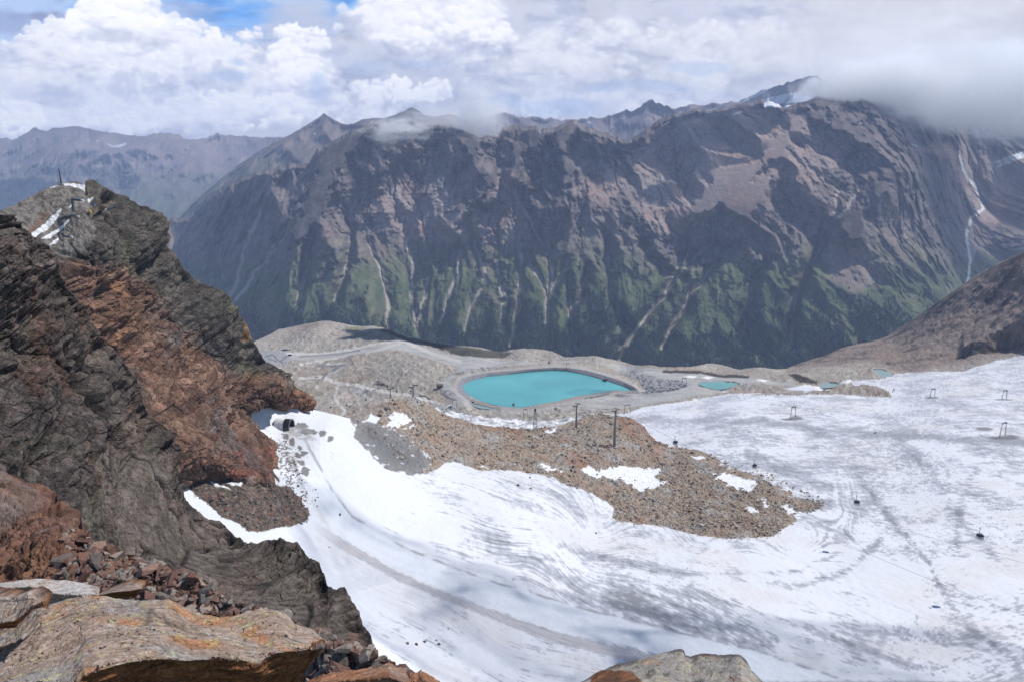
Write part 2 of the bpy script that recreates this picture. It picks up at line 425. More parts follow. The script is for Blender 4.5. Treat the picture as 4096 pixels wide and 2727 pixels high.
D5T = depth_field(zc=[(285,415,188),(294,405,190),(320,410,175),(352,418,158),(387,427,140),(375,406,135),(391,400,130),(413,396,125),(426,403,118),(445,414,105),(470,421,92),(500,427,82),
 (535,431,72),(570,423,66),(590,413,62),(612,415,62),(640,422,58),(650,433,52),(670,446,48),(745,462,48),(790,482,55),(825,500,58),(614,447,72),(576,428,70),(540,450,88),(480,450,105),(430,450,128),
 (400,470,145),(350,450,170),(330,430,182),(300,480,180),(320,520,165),(270,450,186),(250,480,195),(200,480,200),(250,520,186),(300,540,172),(350,560,150),(600,480,80),(650,480,66),(700,480,62),(750,500,66),
 (560,500,96),(480,480,118),(450,500,128),(420,540,135),(150,480,208),(100,470,212),(0,450,215),(200,420,205),(240,405,203),(100,400,215),(0,560,220),(100,560,200),(0,650,215),(150,650,175),(300,650,150)])
R5 = [(-80,395),(240,398),(294,403.5),(320,409),(352,416.5),(368,418),(371,409),(380,402),(391,399),(413,394.5),(426,400),(443,411),(470,418),(500,424.5),(529,427),(541,425.5),(570,420),(577,416.5),(586,412),(602,411),(628,414),(644,423),
 (652,433),(672,444),(700,446),(735,457),(765,467),(787,481),(814,493),(828,501),(826,512),(805,525),(780,540),(740,548),(680,552),(600,556),(520,560),(440,575),(380,592),(300,620),(160,720),(-80,760)]
def d5(u, v):
    a = np.exp(D5T.at(u, v)); b = np.exp(D4.at(u, v))
    s = sdpoly(u, v, R5, lim=60)
    right = sstep(640, 680, u)
    upper = sstep(500, 450, v)
    k = sstep(-1, 34 - 20 * upper, s)
    k = np.maximum(k, (1 - right) * upper)
    out = b * (1.004 + 0.0006 * np.maximum(-s, 0)) * (1 - k) + np.minimum(a, b * 0.999) * k
    return out
crest5 = curve([(-60,399),(240,400),(285,403),(294,405),(307,407.5),(320,410.4),(339,415),(352,418),(364,420.5),(368,418),(372,410),(375.5,407),(382,403.5),(390.8,400.8),(398,399.5),(405.5,398),(413.8,396),(420,397.5),(425,400.8),(433.5,407),(442.5,413),
 (455,417),(466.7,420),(477.5,423.7),(500,426.3),(515,428.3),(528.7,429),(535,428),(541,427.4),(556,425),(570,422),(576.5,418.7),(586,414),(590.5,413),(602,413),(611.6,415),(627.5,416),(635,418.7),(642,424),(646.7,429.5),(650.5,434),(655.6,440),
 (669.6,446),(684,446),(700,448),(735,459),(765,469),(787,483),(814,494),(840,503),(860,510)])
toe5 = curve([(-80,730),(160,700),(300,640),(400,604),(520,575),(680,565),(780,552),(840,520),(860,514)])
S5 = Sheet(-34, 850, 1250, crest5, toe5, 480, d5, back=((0.02, 0.4), (0.08, 2.0)))
# ---- streak field along which ice and snow are drawn out
psi = []
for val, ln in [(0, [(285,425),(300,450),(330,500),(400,550),(500,592),(600,625),(700,655),(780,681)]),
 (1, [(330,430),(380,470),(450,500),(560,535),(700,580),(850,640),(930,681)]),
 (2, [(430,470),(520,495),(620,540),(740,565),(850,590),(950,640),(1024,690)]),
 (3, [(600,528),(700,545),(800,545),(850,505),(840,470),(760,440),(680,430)]),
 (4, [(1024,640),(930,560),(870,480),(800,440),(700,420)]), (5, [(1024,560),(950,480),(900,440),(800,415),(700,408)]),
 (6, [(1024,480),(950,430),(850,405)]), (7, [(1024,420),(900,395)]), (8, [(1024,365),(900,378)]), (-1, [(240,560),(330,590),(450,650),(500,690)])]:
    psi += [(x, y, val) for x, y in ln]
PSI = Grid(TPS([(a, b) for a, b, c in psi], [c for a, b, c in psi], 5e-3))
def band(u, v, up, lo, w=2.0):
    a = curve(up)(u); b = curve(lo)(u)
    return sstep(-w, w, v - a) * sstep(-w, w, b - v)
def snow_colour(u, v, P):
    x, y = P[..., 0].astype(F32), P[..., 1].astype(F32)
    ps = PSI.at(u, v).astype(F32); L = (u * 0.8 + v * 0.6).astype(F32)
    w = fbm2(x / 60, y / 60, 3, 3)
    st = fbm2(ps * 20 + w * 2.2, L / 75, 5, 11, 0.62)
    st2 = fbm2(ps * 60 + w * 5, L / 38, 4, 12, 0.62)
    hm_ = np.maximum(sstep(640, 720, u) * sstep(520, 440, v), sstep(835, 900, u - .25 * (v - 540)))
    rx = x * .9 + y * .30 * sstep(860, 960, u); ry = y - x * .45 * sstep(700, 450, y)
    hs = fbm2(rx / 24 + w, ry / 6.5 + 2 * w, 5, 15, .66); hs2 = fbm2(rx / 7.5, ry / 2.2, 4, 16, .62)
    st = mix(st, hs, hm_); st2 = mix(st2, hs2, hm_)
    dm_ = sstep(560, 640, u) * sstep(905, 850, u) * sstep(568, 590, v); al_ = .76 * x - .64 * y; ac_ = .64 * x + .76 * y
    st = mix(st, fbm2(al_ / 30 + 2 * w, ac_ / 7 + 2 * w, 5, 23, .62), dm_); st2 = mix(st2, fbm2(al_ / 9, ac_ / 2.0, 4, 24, .6), dm_)
    bl = fbm2(x / 46 + w * 0.5, y / 46, 5, 13, 0.62)
    fine = fbm2(x / 5, y / 7, 4, 14, 0.6)
    dirt = 0.42 * st + 0.34 * st2 + 0.5 * bl + 0.28 * fine
    # how dirty each part of the glacier is
    far = sstep(640, 760, u) * sstep(560, 430, v)
    lev = 0.0 + 0.12 * far
    lev = lev + 0.27 * np.exp(-((u - 700) / 95) ** 2 - ((v - 622 - (u - 700) * .30) / 22) ** 2)
    lev = lev + 0.26 * np.exp(-((u - 590) / 100) ** 2 - ((v - 582 - (u - 590) * .34) / 17) ** 2)
    lev = lev + .16 * fbm2(x / 26 + 3, y / 26, 5, 18, .65)
    lev = lev + 0.22 * np.exp(-((u - 545) / 60) ** 2 - ((v - 494 - (u - 545) * .25) / 12) ** 2)
    lev = lev - 0.22 * sstep(470, 380, u) - 0.16 * sstep(640, 560, v) * sstep(640, 700, u) * sstep(540, 580, v)
    dcr, _ = sdline(u, v, [(862,478),(872,492),(884,510),(905,535),(925,560),(938,580),(952,605),(972,630),(1000,650),(1030,672)], 4, 14, 3)
    lev = lev + 0.36 * np.exp(-(dcr / 3.4) ** 2) * (.6 + 1.2 * fbm2(u / 14, v / 14, 3, 19)) + .12 * np.exp(-(dcr / 14) ** 2)
    dcr2, _ = sdline(u, v, [(700,455),(760,462),(800,476),(840,490),(860,510),(850,530),(815,545)], 4, 14, 5)
    lev = lev + 0.22 * np.exp(-(dcr2 / 8) ** 2)
    for ln, a, ww in [([(690,590),(760,612),(840,640),(920,668)],.28,5), ([(560,545),(640,566),(720,580),(800,585),(850,570),(880,540)],.26,4), ([(600,556),(700,572),(790,572),(840,552)],.22,3), ([(900,440),(930,470),(960,520),(1000,560)],.2,6), ([(640,419),(700,420),(770,422),(830,430),(880,434),(960,438),(1030,442)], .34, 4), ([(975,470),(962,500),(955,540),(968,580)], .14, 4), ([(930,400),(1000,412),(1040,430)], .15, 4)]:
        dd, _ = sdline(u, v, ln, 3, 16, 7); lev = lev + a * np.exp(-(dd / ww) ** 2)
    lev = lev + .05
    ice = .55 * sstep(-0.03, 0.05, dirt + lev - 0.16) + .45 * sstep(-.10, .16, dirt + lev - .16)
    deep = sstep(0.12, 0.42, dirt + lev - 0.16)
    snow = C3(0.775, 0.79, 0.825) * (1 - 0.05 * sstep(-.3, .5, w)[..., None])
    tan = C3(0.70, 0.665, 0.64)
    c = mix(snow, tan, 0.45 * sstep(0.0, 0.35, fbm2(x / 90, y / 50, 3, 31) + 0.2 * st) * sstep(330, 500, u))
    icec = mix(C3(0.44, 0.455, 0.50), C3(0.24, 0.25, 0.27), deep)
    c = mix(c, icec, ice * mix(0.75, 1.0, sstep(1000, 560, y)))
    for ex, ey, ea, eb in ((792,418.3,14,1.8),(796,416.5,7,1.6),(1003,437,16,2.6),(1011,436.5,11,2.4),(932,397,9,1.0),(1003,398.8,10,1.0),(984,428,10,2.4)):
        c = mix(c, C3(.17, .165, .165), .85 * sstep(1.15, .55, np.sqrt(((u + 4 * w - ex) / ea) ** 2 + ((v + 1.2 * st - ey) / eb) ** 2)))
    # groomed pistes and the dirty band beside them
    up = [(262,409),(285,424),(305,440),(322,470),(334,492),(352,515),(404,547),(486,579),(573,605),(683,632.7),(755,650),(827,673),(870,688)]
    lo = [(262,420),(285,440),(300,470),(316,500),(340,532),(404,570),(486,606.6),(559,628),(660,653),(720,672),(760,690)]
    b1 = band(u, v, up, lo, 1.2)
    rl = np.sin(ps * 60 + w) * 0.5 + 0.5
    c = mix(c, C3(0.77, 0.80, 0.845) * (0.97 + 0.03 * rl)[..., None], b1 * 0.92)
    edge, _ = sdline(u, v, up[2:], 1, 9, 3); c = mix(c, C3(0.36, 0.36, 0.38), 0.95 * np.exp(-(edge / 1.3) ** 2) * sstep(-.35, .2, fbm2(u / 20, v / 20, 3, 5)))
    lo2 = [(300,520),(340,548),(396,579),(472,611),(559,643),(631,661),(700,688)]
    up2 = [(300,508),(330,530),(396,570),(486,608),(559,631),(660,656),(720,680)]
    nb = fbm2(u / 7, v / 5, 4, 21) * 5
    b2 = band(u, v + nb * 0.5, up2, lo2, 1.5)
    c = mix(c, mix(C3(0.53, 0.515, 0.53), C3(0.40, 0.39, 0.41), sstep(-.1, .4, st2)), b2 * sstep(300, 350, u))
    # left snow bowl: faint tan meltwater bands
    b3, _ = sdline(u, v, [(288,428),(294,450),(298,470),(312,500),(330,530),(350,552)], 3, 14, 9)
    c = mix(c, C3(0.58, 0.54, 0.51), 0.8 * np.exp(-(b3 / 3.5) ** 2) * sstep(-.4, .1, bl))
    b4, _ = sdline(u, v, [(320,540),(345,565),(400,600),(470,630),(560,665),(640,690)], 5, 22, 19)
    c = mix(c, C3(0.66, 0.645, 0.655), 0.6 * np.exp(-(b4 / 11) ** 2) * sstep(-.25, .3, st + .4 * bl))
    return c, ice
SNOWPATCH5 = [  # snow lying on the moraine
 [(388,415.4),(398.5,413),(406.8,414),(410.6,420),(406,423.7),(394.6,428),(385,426),(390,420)], [(401,428.8),(417.6,423.4),(417,425.6),(407,428.8)], [(581,469),(590,466),(600,470),(615,466),(630,466),(655,468),(668,470),(655,475),(660,480),(672,484),(655,487),(640,492),(632,485),(618,479),(606,477),(592,478)],
 [(534,463),(545,464),(560,469),(565,472),(550,471)], [(713,473),(725,472),(740,476),(752,479),(760,482),(748,492),(738,490),(726,483),(716,480)], [(746,507),(756,508),(760,512),(750,512)], [(543,432),(552,428),(559,426),(556,431),(548,434)],
 [(758,499),(765,501),(770,506),(764,507)], [(780,505),(790,506),(800,512),(790,513)], [(442,469),(446,468),(450,470)], [(508,462),(516,464),(522,467)], [(478,467),(484,465),(490,468)],[(688,456),(700,455),(704,458),(695,459)],[(760,500),(762,497),(768,500)]]
SNOWPATCH4 = [[(434,405),(438,407),(443,411),(440,412),(435,409)], [(443,414),(450,411),(462,411),(470,413),(485,416),(500,417),(520,418),(535,418.5),(560,417),(578,415),(585,412.5),(580,417),(565,421),(545,426),(535,430),(505,427.5),(480,424),(462,421),(448,417)],
 [(625,442),(628,440)]]
HOLES = [(305,471,4,5),(301,462,4,3),(298,455,3,3),(292,441,3,4),(300,448,3,2.5),(304,453,4,2.5),(356,421,5,2),(330,438,3,3),(308,431,9,3.4),(301,425,7,3),(322,433,3.4,3.2),(286,436,3,3.5)]
def gravel_colour(u, v, P):
    x, y = P[..., 0].astype(F32), P[..., 1].astype(F32)
    n = fbm2(x / 40, y / 60, 5, 41, 0.6); n2 = fbm2(x / 7, y / 12, 4, 42, 0.6); n3 = fbm2(x / 150, y / 150, 3, 43)
    c = mix(C3(0.35, 0.32, 0.275), C3(0.44, 0.395, 0.34), sstep(-.4, .4, n))
    c = mix(c, C3(0.31, 0.235, 0.19), 0.55 * sstep(0.0, .45, n3 + .5 * n))
    c = mix(c, C3(0.15, 0.13, 0.115), 0.6 * sstep(.14, .42, n2 + .25 * n)); c = mix(c, C3(.10, .09, .08), .6 * sstep(.26, .44, fbm2(x / 3.2, y / 5, 3, 45) + .3 * n))
    c = mix(c, C3(0.62, 0.59, 0.55), 0.55 * sstep(.18, .42, fbm2(x / 9 + 40, y / 16, 4, 44) + .2 * n))
    return c
# ================================================================== basin: plateau, lake shore, glacier, right hillside
def L(pts): return [(a, b) for a, b in pts]
FLATS = [  # graded gravel: piste tracks, yard and lake crown
 ([(256,352),(268,351),(282,352),(300,353.5),(322,353),(345,351),(365,348),(385,345),(397,341),(412,342),(425,347),(445,353),(470,356),(500,359),(540,362),(580,361),(620,364),(650,368),(680,371),(715,374),(750,376),(778,381),(800,384),
   (790,385),(760,381),(742,382),(712,379.5),(695,381),(700,386),(722,391),(700,394),(680,398),(660,401),(640,405),(610,407),(592,409),(580,406),(560,409),(570,403),(600,396),(640,392),(648,386),(640,380),(620,371),(600,363.5),(575,360),(550,360.5),
   (520,364),(485,366.5),(466,369),(456,376),(450,381),(454,388),(468,397),(478,403),(470,406),(455,402),(444,392),(440,384),(452,374),(460,367),(440,362),(420,355),(405,350),(390,349),(365,354),(330,358),(300,359),(270,360),(256,358)], 1.0)]
ROADS = [([(268,356),(285,353),(320,352.5),(350,349.5),(372,345),(392,341),(398,339.5),(405,341),(418,347),(432,353),(445,357),(460,361)], 1.5),
         ([(300,363),(318,359.5),(345,357),(372,352),(390,346),(400,343)], 1.1),
         ([(318,367),(323,364),(319,361),(325,359)], .8), ([(326,364.5),(345,364),(338,368),(330,372),(324,377),(322,381)], 1.0),
         ([(300,377),(322,376),(340,382),(365,387),(388,391),(408,394),(418,396),(440,404),(455,407)], 1.4), ([(338,382),(337,390),(335,396),(338,402),(345,409),(342,414)], 1.2)]
HILLR = [(788,372),(780,366),(795,355),(850,335),(900,310),(960,270),(1070,210),(1070,352),(1024,355),(1000,358),(975,363),(950,368),(930,370),(905,371),(890,369),(880,366),(860,364),(840,366),(820,367),(800,371)]
NUN = [(738,394),(750,394),(765,394.5),(780,394.6),(800,394.4),(820,394),(845,394.3),(868,396),(886,397),(893,397.5),(889,392),(880,388.5),(868,385.5),(862,384),(856,387),(850,388.2),(838,388.3),(828,390),(812,391),(805,393),(780,392.5)]
GLAC = [(560,425),(600,413),(622,412.6),(650,405),(670,402.5),(689,400.2),(705,397.5),(721,394.4),(737,392.6),(752,391.8),(775,392.5),(800,394),(806,391),(790,389.7),(783,388),(800,384.5),(818,385),(824,388),(838,388),(850,387.5),(858,386),
  (852,383.5),(850,379),(862,379.5),(880,378.8),(893,374.5),(905,372),(930,370.8),(962,370),(985,363.5),(1000,359),(1024,354.5),(1070,350),(1100,740),(-100,740),(-100,430),(300,432),(480,434),(540,432)]
SHADE4 = [(384,327),(395,332),(408,337),(435,342),(460,346),(478,348),(500,351.5),(512,352),(505,356),(485,358),(465,356),(447,350),(430,345.5),(415,343),(400,338),(390,334),(380,330)]
GREENH = [(345,326),(362,325),(385,327),(398,333),(402,338),(385,343),(365,343),(352,338),(345,332)]
P = S4.points(); u, v = S4.u, S4.v
x, y = P[..., 0].astype(F32), P[..., 1].astype(F32)
sg = sdpoly(u, v, GLAC, 1.5, 14, 3); sn = sdpoly(u, v, NUN, 1.5, 8, 4, lim=30)
sh = sdpoly(u, v, HILLR, 1.2, 10, 5)
isg = (sg > 0) & (sn < 0)
flat = sdpoly(u, v, FLATS[0][0], 1.2, 10, 6)
lk = sdpoly(u, v, RIM, 0)
rockyw = sstep(2, -3, flat) * sstep(1, -6, lk) * sstep(1.5, -1.5, sg)
rel = fbm2(x / 70, y / 90, 5, 51, 0.55) * 7 + np.abs(fbm2(x / 22, y / 26, 5, 52, 0.6)) * 6 - 2
hillrel = fbm2(x / 60, y / 60, 5, 53, 0.62) * 11 + fbm2(x / 12, y / 12, 4, 54, .65) * 4.5
hw = sstep(-2, 10, sh)
dz = rockyw * (rel * (1 - hw) + hillrel * hw) * sstep(0, 8, v - crest4(u)) + rockyw * 1.2 * fbm2(x / 9, y / 9, 3, 56) 
dz = dz + sstep(-1, 1, sn) * (6 * sstep(0, 4, sn) + 7 * np.abs(fbm2(x / 14, y / 14, 4, 57, .6))) 
dz = dz + isg * (0.8 * fbm2(x / 30, y / 30, 4, 58) + .25 * fbm2(x / 6, y / 6, 3, 59))
for hx, hy, hr, hh in [(318,332,34,14), (365,352,26,10), (415,372,38,12), (545,354,28,4), (600,361,20,4), (650,367,14,3), (716,367,24,5), (765,370,18,3.5), (830,373,34,9), (790,378,20,5)]:
    c0 = unproj(hx, hy, float(np.exp(D4.at(hx, hy)))); sx = hr * 1.5
    dz = dz + rockyw * hh * np.exp(-((x - c0[0]) / (sx * .8)) ** 2 - ((y - c0[1]) / (sx * 1.6)) ** 2)
P[..., 2] += dz
S4.P = P
N4 = grid_normals(P)
cg = gravel_colour(u, v, P)
cg = mix(cg, C3(0.265, 0.215, 0.185) * (1 + .6 * fbm2(x / 5, y / 7, 3, 68) + .35 * fbm2(x / 16, y / 12, 4, 61))[..., None], sstep(-3, 8, sh))
rb = fbm2(x / 50, y / 40, 4, 62)
cg = mix(cg, C3(0.09, 0.08, 0.08), sstep(-3, 8, sh) * sstep(.16, .3, .14 * sstep(24, 2, v - crest4(u)) + rb + .35 * fbm2(x / 12, y / 12, 3, 64)) * .8)
cg = mix(cg, C3(0.27, 0.20, 0.16), sstep(0, 10, sh) * .5 * sstep(.05, .3, fbm2(x / 60 + 9, y / 40, 3, 63)))
cg = mix(cg, C3(0.19, 0.19, 0.10), sstep(-1, 3, sdpoly(u, v, GREENH, 3, 10, 7)) * (.15 + .55 * sstep(-.1, .3, rb + .6 * fbm2(x / 14, y / 14, 3, 33))))
cg = mix(cg, C3(0.085, 0.082, 0.065) * (1 + .5 * rb)[..., None], sstep(-1, 1, sdpoly(u, v, SHADE4, 1.5, 10, 8)))  # cloud shade tinted into the hill, along with its grass brown
for ln in ([(288,383),(300,388),(312,390),(320,393)],[(262,404),(280,408),(300,414)],[(430,392),(440,390)],[(350,384),(360,380),(372,372)]):
    d_, _ = sdline(u, v, ln, 3, 10, 5); cg = mix(cg, C3(.17, .165, .085), .4 * np.exp(-(d_ / 3) ** 2))
cf = mix(C3(0.47, 0.455, 0.435), C3(0.37, 0.36, 0.35), sstep(-.3, .4, fbm2(x / 60, y / 22, 4, 65)))
cg = mix(cg, cf, sstep(-1.2, .8, flat))
for ln, w_ in ROADS:
    d_, _ = sdline(u, v, ln, .5, 8, 9); cg = mix(cg, C3(.56, .535, .49), sstep(w_ + .7, w_ - .5, d_))
for ln, w_ in (([(318,365),(323,366.3),(336,366),(345,364.5),(336,368),(328,372),(323,377),(322,381)], .9), ([(318,366),(327,360)], .7), ([(300,356),(340,353),(360,350)], .5)):
    d_, _ = sdline(u, v, ln, .3, 8, 9); cg = mix(cg, C3(.20, .20, .21), sstep(w_ + .5, w_ - .4, d_))
# yard with dark drawn lines, rubble heaps, grey stone bank, dark outcrop band
cg = mix(cg, C3(.36, .355, .36), sstep(-.5, .5, sdpoly(u, v, [(258,350),(272,350),(284,351.5),(290,357),(287,361),(276,363.5),(262,363)])))
for ln in ([(265,356),(273,354),(277,359),(283,362)],[(268,358),(276,361)],[(281,360),(286,356)]):
    d_, _ = sdline(u, v, ln, .8, 6, 9); cg = mix(cg, C3(.12, .12, .14), sstep(.8, .2, d_))
STONES = [(637,376),(641,374),(650,375),(660,378),(672,379),(682,380),(689,384),(685,387),(675,390),(660,392),(646,393),(640,395),(648,391),(643,388),(640,382)]
st_ = sdpoly(u, v, STONES, 1, 6, 4)
blk = cells(np.stack([x / 3.2, y / 3.2, x * 0], -1), 5)
cg = mix(cg, mix(C3(.10, .10, .11), C3(.36, .36, .37), sstep(.1, .6, blk[2])), sstep(-.8, .5, st_))
P[..., 2] += sstep(-.5, 1.5, st_) * (1.0 + blk[0] * 1.6)
for poly in ([(454,373),(470,368),(500,364.5),(505,366),(485,368),(466,371.5),(457,376)],[(557,372),(560,371),(565,371.5),(560,373)],[(435,386),(445,388),(458,393),(455,396),(440,391)],[(700,380.6),(722,379.4),(742,381),(756,384.5),(748,386),(735,383),(715,381)],[(355,387),(372,390),(370,395),(352,392)],
             [(438,405),(450,408),(452,413),(440,411)],[(433,402),(452,404),(462,409),(455,412),(440,409)]):
    s_ = sdpoly(u, v, poly, 1.2, 6, 4, lim=20); cg = mix(cg, mix(C3(.14, .14, .145), C3(.42, .41, .40), sstep(.1, .7, blk[2])), sstep(-.6, .5, s_) * .9)
for ln, w_ in (([(664,371),(680,371),(700,371.5),(712,374),(722,375.6),(735,375.5),(748,376)], 1.4), ([(787,376),(797,379),(807,380.5),(816,382)], 1.6), ([(373,384),(380,384.5),(388,387)], .8), ([(420,395),(425,396.5),(430,398)], .8), ([(270,402),(285,405),(296,409)], .7), ([(592,395),(612,391.8)], .8)):
    d_, _ = sdline(u, v, ln, 1.2, 5, 9); cg = mix(cg, C3(.07, .062, .055), sstep(w_ + .5, w_ - .5, d_))
for poly in ([(683,376),(690,374.6),(698,375.5),(693,377.5)],[(701,377),(707,375.5),(715,376.5),(708,378.4)],[(756,379),(762,377.6),(770,379),(764,381.3)],[(835,384),(850,380),(856,380),(848,384)],[(797,385),(805,383),(818,385),(806,387)],[(718,390),(726,389),(728,390.5)]):
    s_ = sdpoly(u, v, poly, .6, 5, 4, lim=20); cg = mix(cg, C3(.84, .83, .82), sstep(-.3, .4, s_))
for poly in SNOWPATCH4:
    s_ = sdpoly(u, v, poly, 1.2, 6, 4, lim=20); cg = mix(cg, mix(C3(.86, .86, .87), C3(.40, .40, .41), .9 * sstep(-.02, .2, fbm2(x / 16, y / 9, 4, 71) + .12 * sstep(500, 540, u))), sstep(-.3, .4, s_))
# lined bank of the reservoir: grey sheeting, dark water line
lw = sdpoly(u, v, LAKE); inb = (lk > -0.3) & (lw < 1)
cg = mix(cg, C3(.27, .265, .28) * (1 + .1 * fbm2(x / 6, y / 6, 2, 3))[..., None], sstep(-.4, .2, lk))
near_ = sstep(390, 396, v + 0.02 * (u - 520)) * (u > 470)
cg = mix(cg, C3(.36, .33, .30), sstep(-.4, .2, lk) * near_ * sstep(.5, -1, lw))
cg = mix(cg, C3(.46, .44, .42), sstep(-3.6, -2.6, lk) * sstep(.3, -.5, lk) * .6)
for poly in [p for p, z in WATERS[1:]]:
    s_ = sdpoly(u, v, poly, lim=20); cg = mix(cg, C3(.40, .36, .32), sstep(-3, -.5, s_) * .5)
cs, ice4 = snow_colour(u, v, P)
csn = mix(C3(.34, .29, .24), C3(.50, .47, .43), sstep(.1, .5, fbm2(x / 12, y / 12, 4, 66))); csn = mix(csn, C3(.12, .10, .09), sstep(.15, .4, fbm2(x / 9, y / 9, 4, 67)))
cg = mix(cg, csn, sstep(-.8, .8, sn))
mg = isg.astype(F32)
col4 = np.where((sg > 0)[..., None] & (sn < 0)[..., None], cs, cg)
# tracks of moraine debris just outside the glacier edge
hill_f = (sh > 0) & ~isg
glac_f = isg
plat_f = ~(hill_f | glac_f)
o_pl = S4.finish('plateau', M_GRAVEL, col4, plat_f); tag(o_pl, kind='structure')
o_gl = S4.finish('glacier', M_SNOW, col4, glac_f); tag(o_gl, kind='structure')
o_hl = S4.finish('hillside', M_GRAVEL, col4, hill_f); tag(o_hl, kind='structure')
print('basin', round(time.time() - T0, 1))
def ground_at(uu, vv, which=4):
    """surface point seen at a picture position"""
    S = S4 if which == 4 else S5
    j = np.unravel_index(np.argmin((S.u - uu) ** 2 + (S.v - vv) ** 2), S.u.shape)
    return S.P[j].copy()
# ================================================================== moraine, snow hill and near piste
P = S5.points(); u, v = S5.u, S5.v
x, y = P[..., 0].astype(F32), P[..., 1].astype(F32)
sm = sdpoly(u, v, MOR, 2.2, 9, 13); sf = sdpoly(u, v, GREYFAN, 2.5, 11, 14); sd_ = sdpoly(u, v, DEBRIS, 3, 9, 15)
snp = np.full(u.shape, -60.0, F32)
for i, poly in enumerate(SNOWPATCH5):
    snp = np.maximum(snp, sdpoly(u, v, poly, 5.0, 7, 20 + i, lim=20))
hol = np.full(u.shape, -60.0, F32)
wu = u + 3.5 * fbm2(u / 5, v / 4, 4, 81); wv = v + 2.5 * fbm2(u / 5 + 8, v / 4, 4, 82)
for hx, hy, ha, hb in HOLES:
    hol = np.maximum(hol, (1 - np.sqrt(((wu - hx) / ha) ** 2 + ((wv - hy) / hb) ** 2)) * min(ha, hb))
spk = fbm2(u / 3.2, v / 2.2, 3, 83) + .35 * fbm2(u / 14, v / 14, 2, 84)
side = np.exp(-((u - (283 + (v - 450) * .25)) / 11) ** 2) * sstep(432, 446, v) * sstep(500, 470, v)
speck = sstep(.34, .42, spk + .42 * side - .04)
speck = speck * sstep(2, 6, side * 10)
isrock = (sm > 0) | (sf > 0) | (sd_ > 0)
sfan = sstep(.26, .34, fbm2(u / 8, v / 4, 4, 85) + .30 * sstep(5, 0, sf) - .12)
isrock_s = sstep(-.4, .4, np.maximum(np.maximum(sm, sf), sd_))
relm = np.abs(fbm2(x / 26, y / 26, 5, 91, .6)) * 5 + fbm2(x / 7, y / 7, 4, 92, .62) * 2.2 + fbm2(x / 2.4, y / 2.4, 3, 93, .6) * .9
dz = sstep(-1, 3, sm) * relm * (1 - .8 * sstep(-1, 1, snp)) + sstep(0, 4, sd_) * (1.4 * fbm2(x / 5, y / 5, 4, 94) + .9) + sstep(0, 4, sf) * .3 * fbm2(x / 5, y / 5, 3, 95)
dz = dz + (1 - isrock_s) * (0.5 * fbm2(x / 24, y / 24, 3, 96) + .1 * fbm2(x / 4, y / 4, 3, 97))
# the big crag at the left end of the moraine and the red rib below the towers
crag = np.exp(-((u - 388) / 14) ** 2 - ((v - 411) / 8) ** 2); dz = dz + crag * 5 * (np.abs(fbm2(x / 9, y / 9, 4, 98)) + .2)
# wind scoop ridge beside the cliff
rg, al = sdline(u, v, [(296,462),(302,478),(308,495),(310,508),(306,516)], 1, 14, 4)
dz = dz + 1.8 * np.exp(-(rg / 3.0) ** 2)
edge5 = sstep(0, 26, sdpoly(u, v, R5, lim=60)) 
P[..., 2] += dz * np.where((v > 470) | (u > 655), edge5, 1.0)
S5.P = P
cs5, ice5 = snow_colour(u, v, P)
bl5 = cells(np.stack([x / 2.1, y / 2.1, P[..., 2].astype(F32) / 2.1], -1), 15)
bl6 = cells(np.stack([x / .95, y / .95, P[..., 2].astype(F32) / .95], -1), 16)
nn = fbm2(x / 22, y / 22, 4, 101)
cm = mix(C3(.32, .25, .19), C3(.46, .375, .295), sstep(.1, .9, .6 * bl6[2] + .4 * bl5[2]))
cm = mix(cm, C3(.34, .215, .15), .5 * sstep(.10, .35, nn + .25 * (bl5[2] - .5)))
cm = mix(cm, C3(.42, .41, .395), .8 * sstep(.10, .35, -nn + .3 * (bl6[2] - .5)))
cm = mix(cm, C3(.06, .05, .045), .75 * sstep(.12, .02, bl5[1]) * (bl5[2] > .35))
for ln in ([(566,458),(574,464),(582,468),(592,472)],[(572,452),(580,460),(588,466)],[(632,420),(645,432),(655,443),(662,452)],[(468,421),(480,424),(500,428),(520,432)],[(620,418),(628,428),(640,440)]):
    d_, _ = sdline(u, v, ln, 3, 6, 9); cm = mix(cm, C3(.33, .16, .09), .6 * np.exp(-(d_ / 3.2) ** 2))
smooth_ = sdpoly(u, v, [(556,428),(575,424),(590,422),(605,440),(600,452),(585,450),(565,440)], 3, 8, 5)
cm = mix(cm, C3(.36, .31, .255), .7 * sstep(-2, 5, smooth_))
cd = mix(C3(.12, .10, .085), C3(.24, .19, .155), sstep(.1, .9, bl5[2])); cd = mix(cd, C3(.30, .13, .08), .5 * (bl6[2] > .8)); cd = mix(cd, C3(.04, .035, .03), .7 * sstep(.14, .02, bl5[1]))
cf = mix(C3(.27, .265, .26), C3(.185, .185, .19), sstep(-3, 18, sf)) * (1 + .18 * fbm2(x / 1.6, y / 1.6, 3, 103))[..., None]
col5 = cs5
col5 = mix(col5, cf, sstep(-.4, .4, sf) * (1 - sfan * .98))
col5 = mix(col5, cm, sstep(-.5, .5, sm) * (1 - sstep(-.3, .8, sf) * .9))
col5 = mix(col5, cd, sstep(-.5, .5, sd_))
bare = np.maximum(sstep(-.3, .3, hol), speck)
col5 = mix(col5, C3(.19, .18, .175) * (1 + .3 * fbm2(u / 2, v / 2, 2, 7))[..., None], bare * (sm < 0) * .95)
gp = sdpoly(u, v, [(288,427),(300,424),(314,430),(312,436),(318,440),(300,440),(290,434)], 3, 7, 9); col5 = mix(col5, C3(.32, .31, .31), .75 * sstep(-1, 2, gp) * sstep(-.5, .2, fbm2(u / 9, v / 3, 4, 9)))
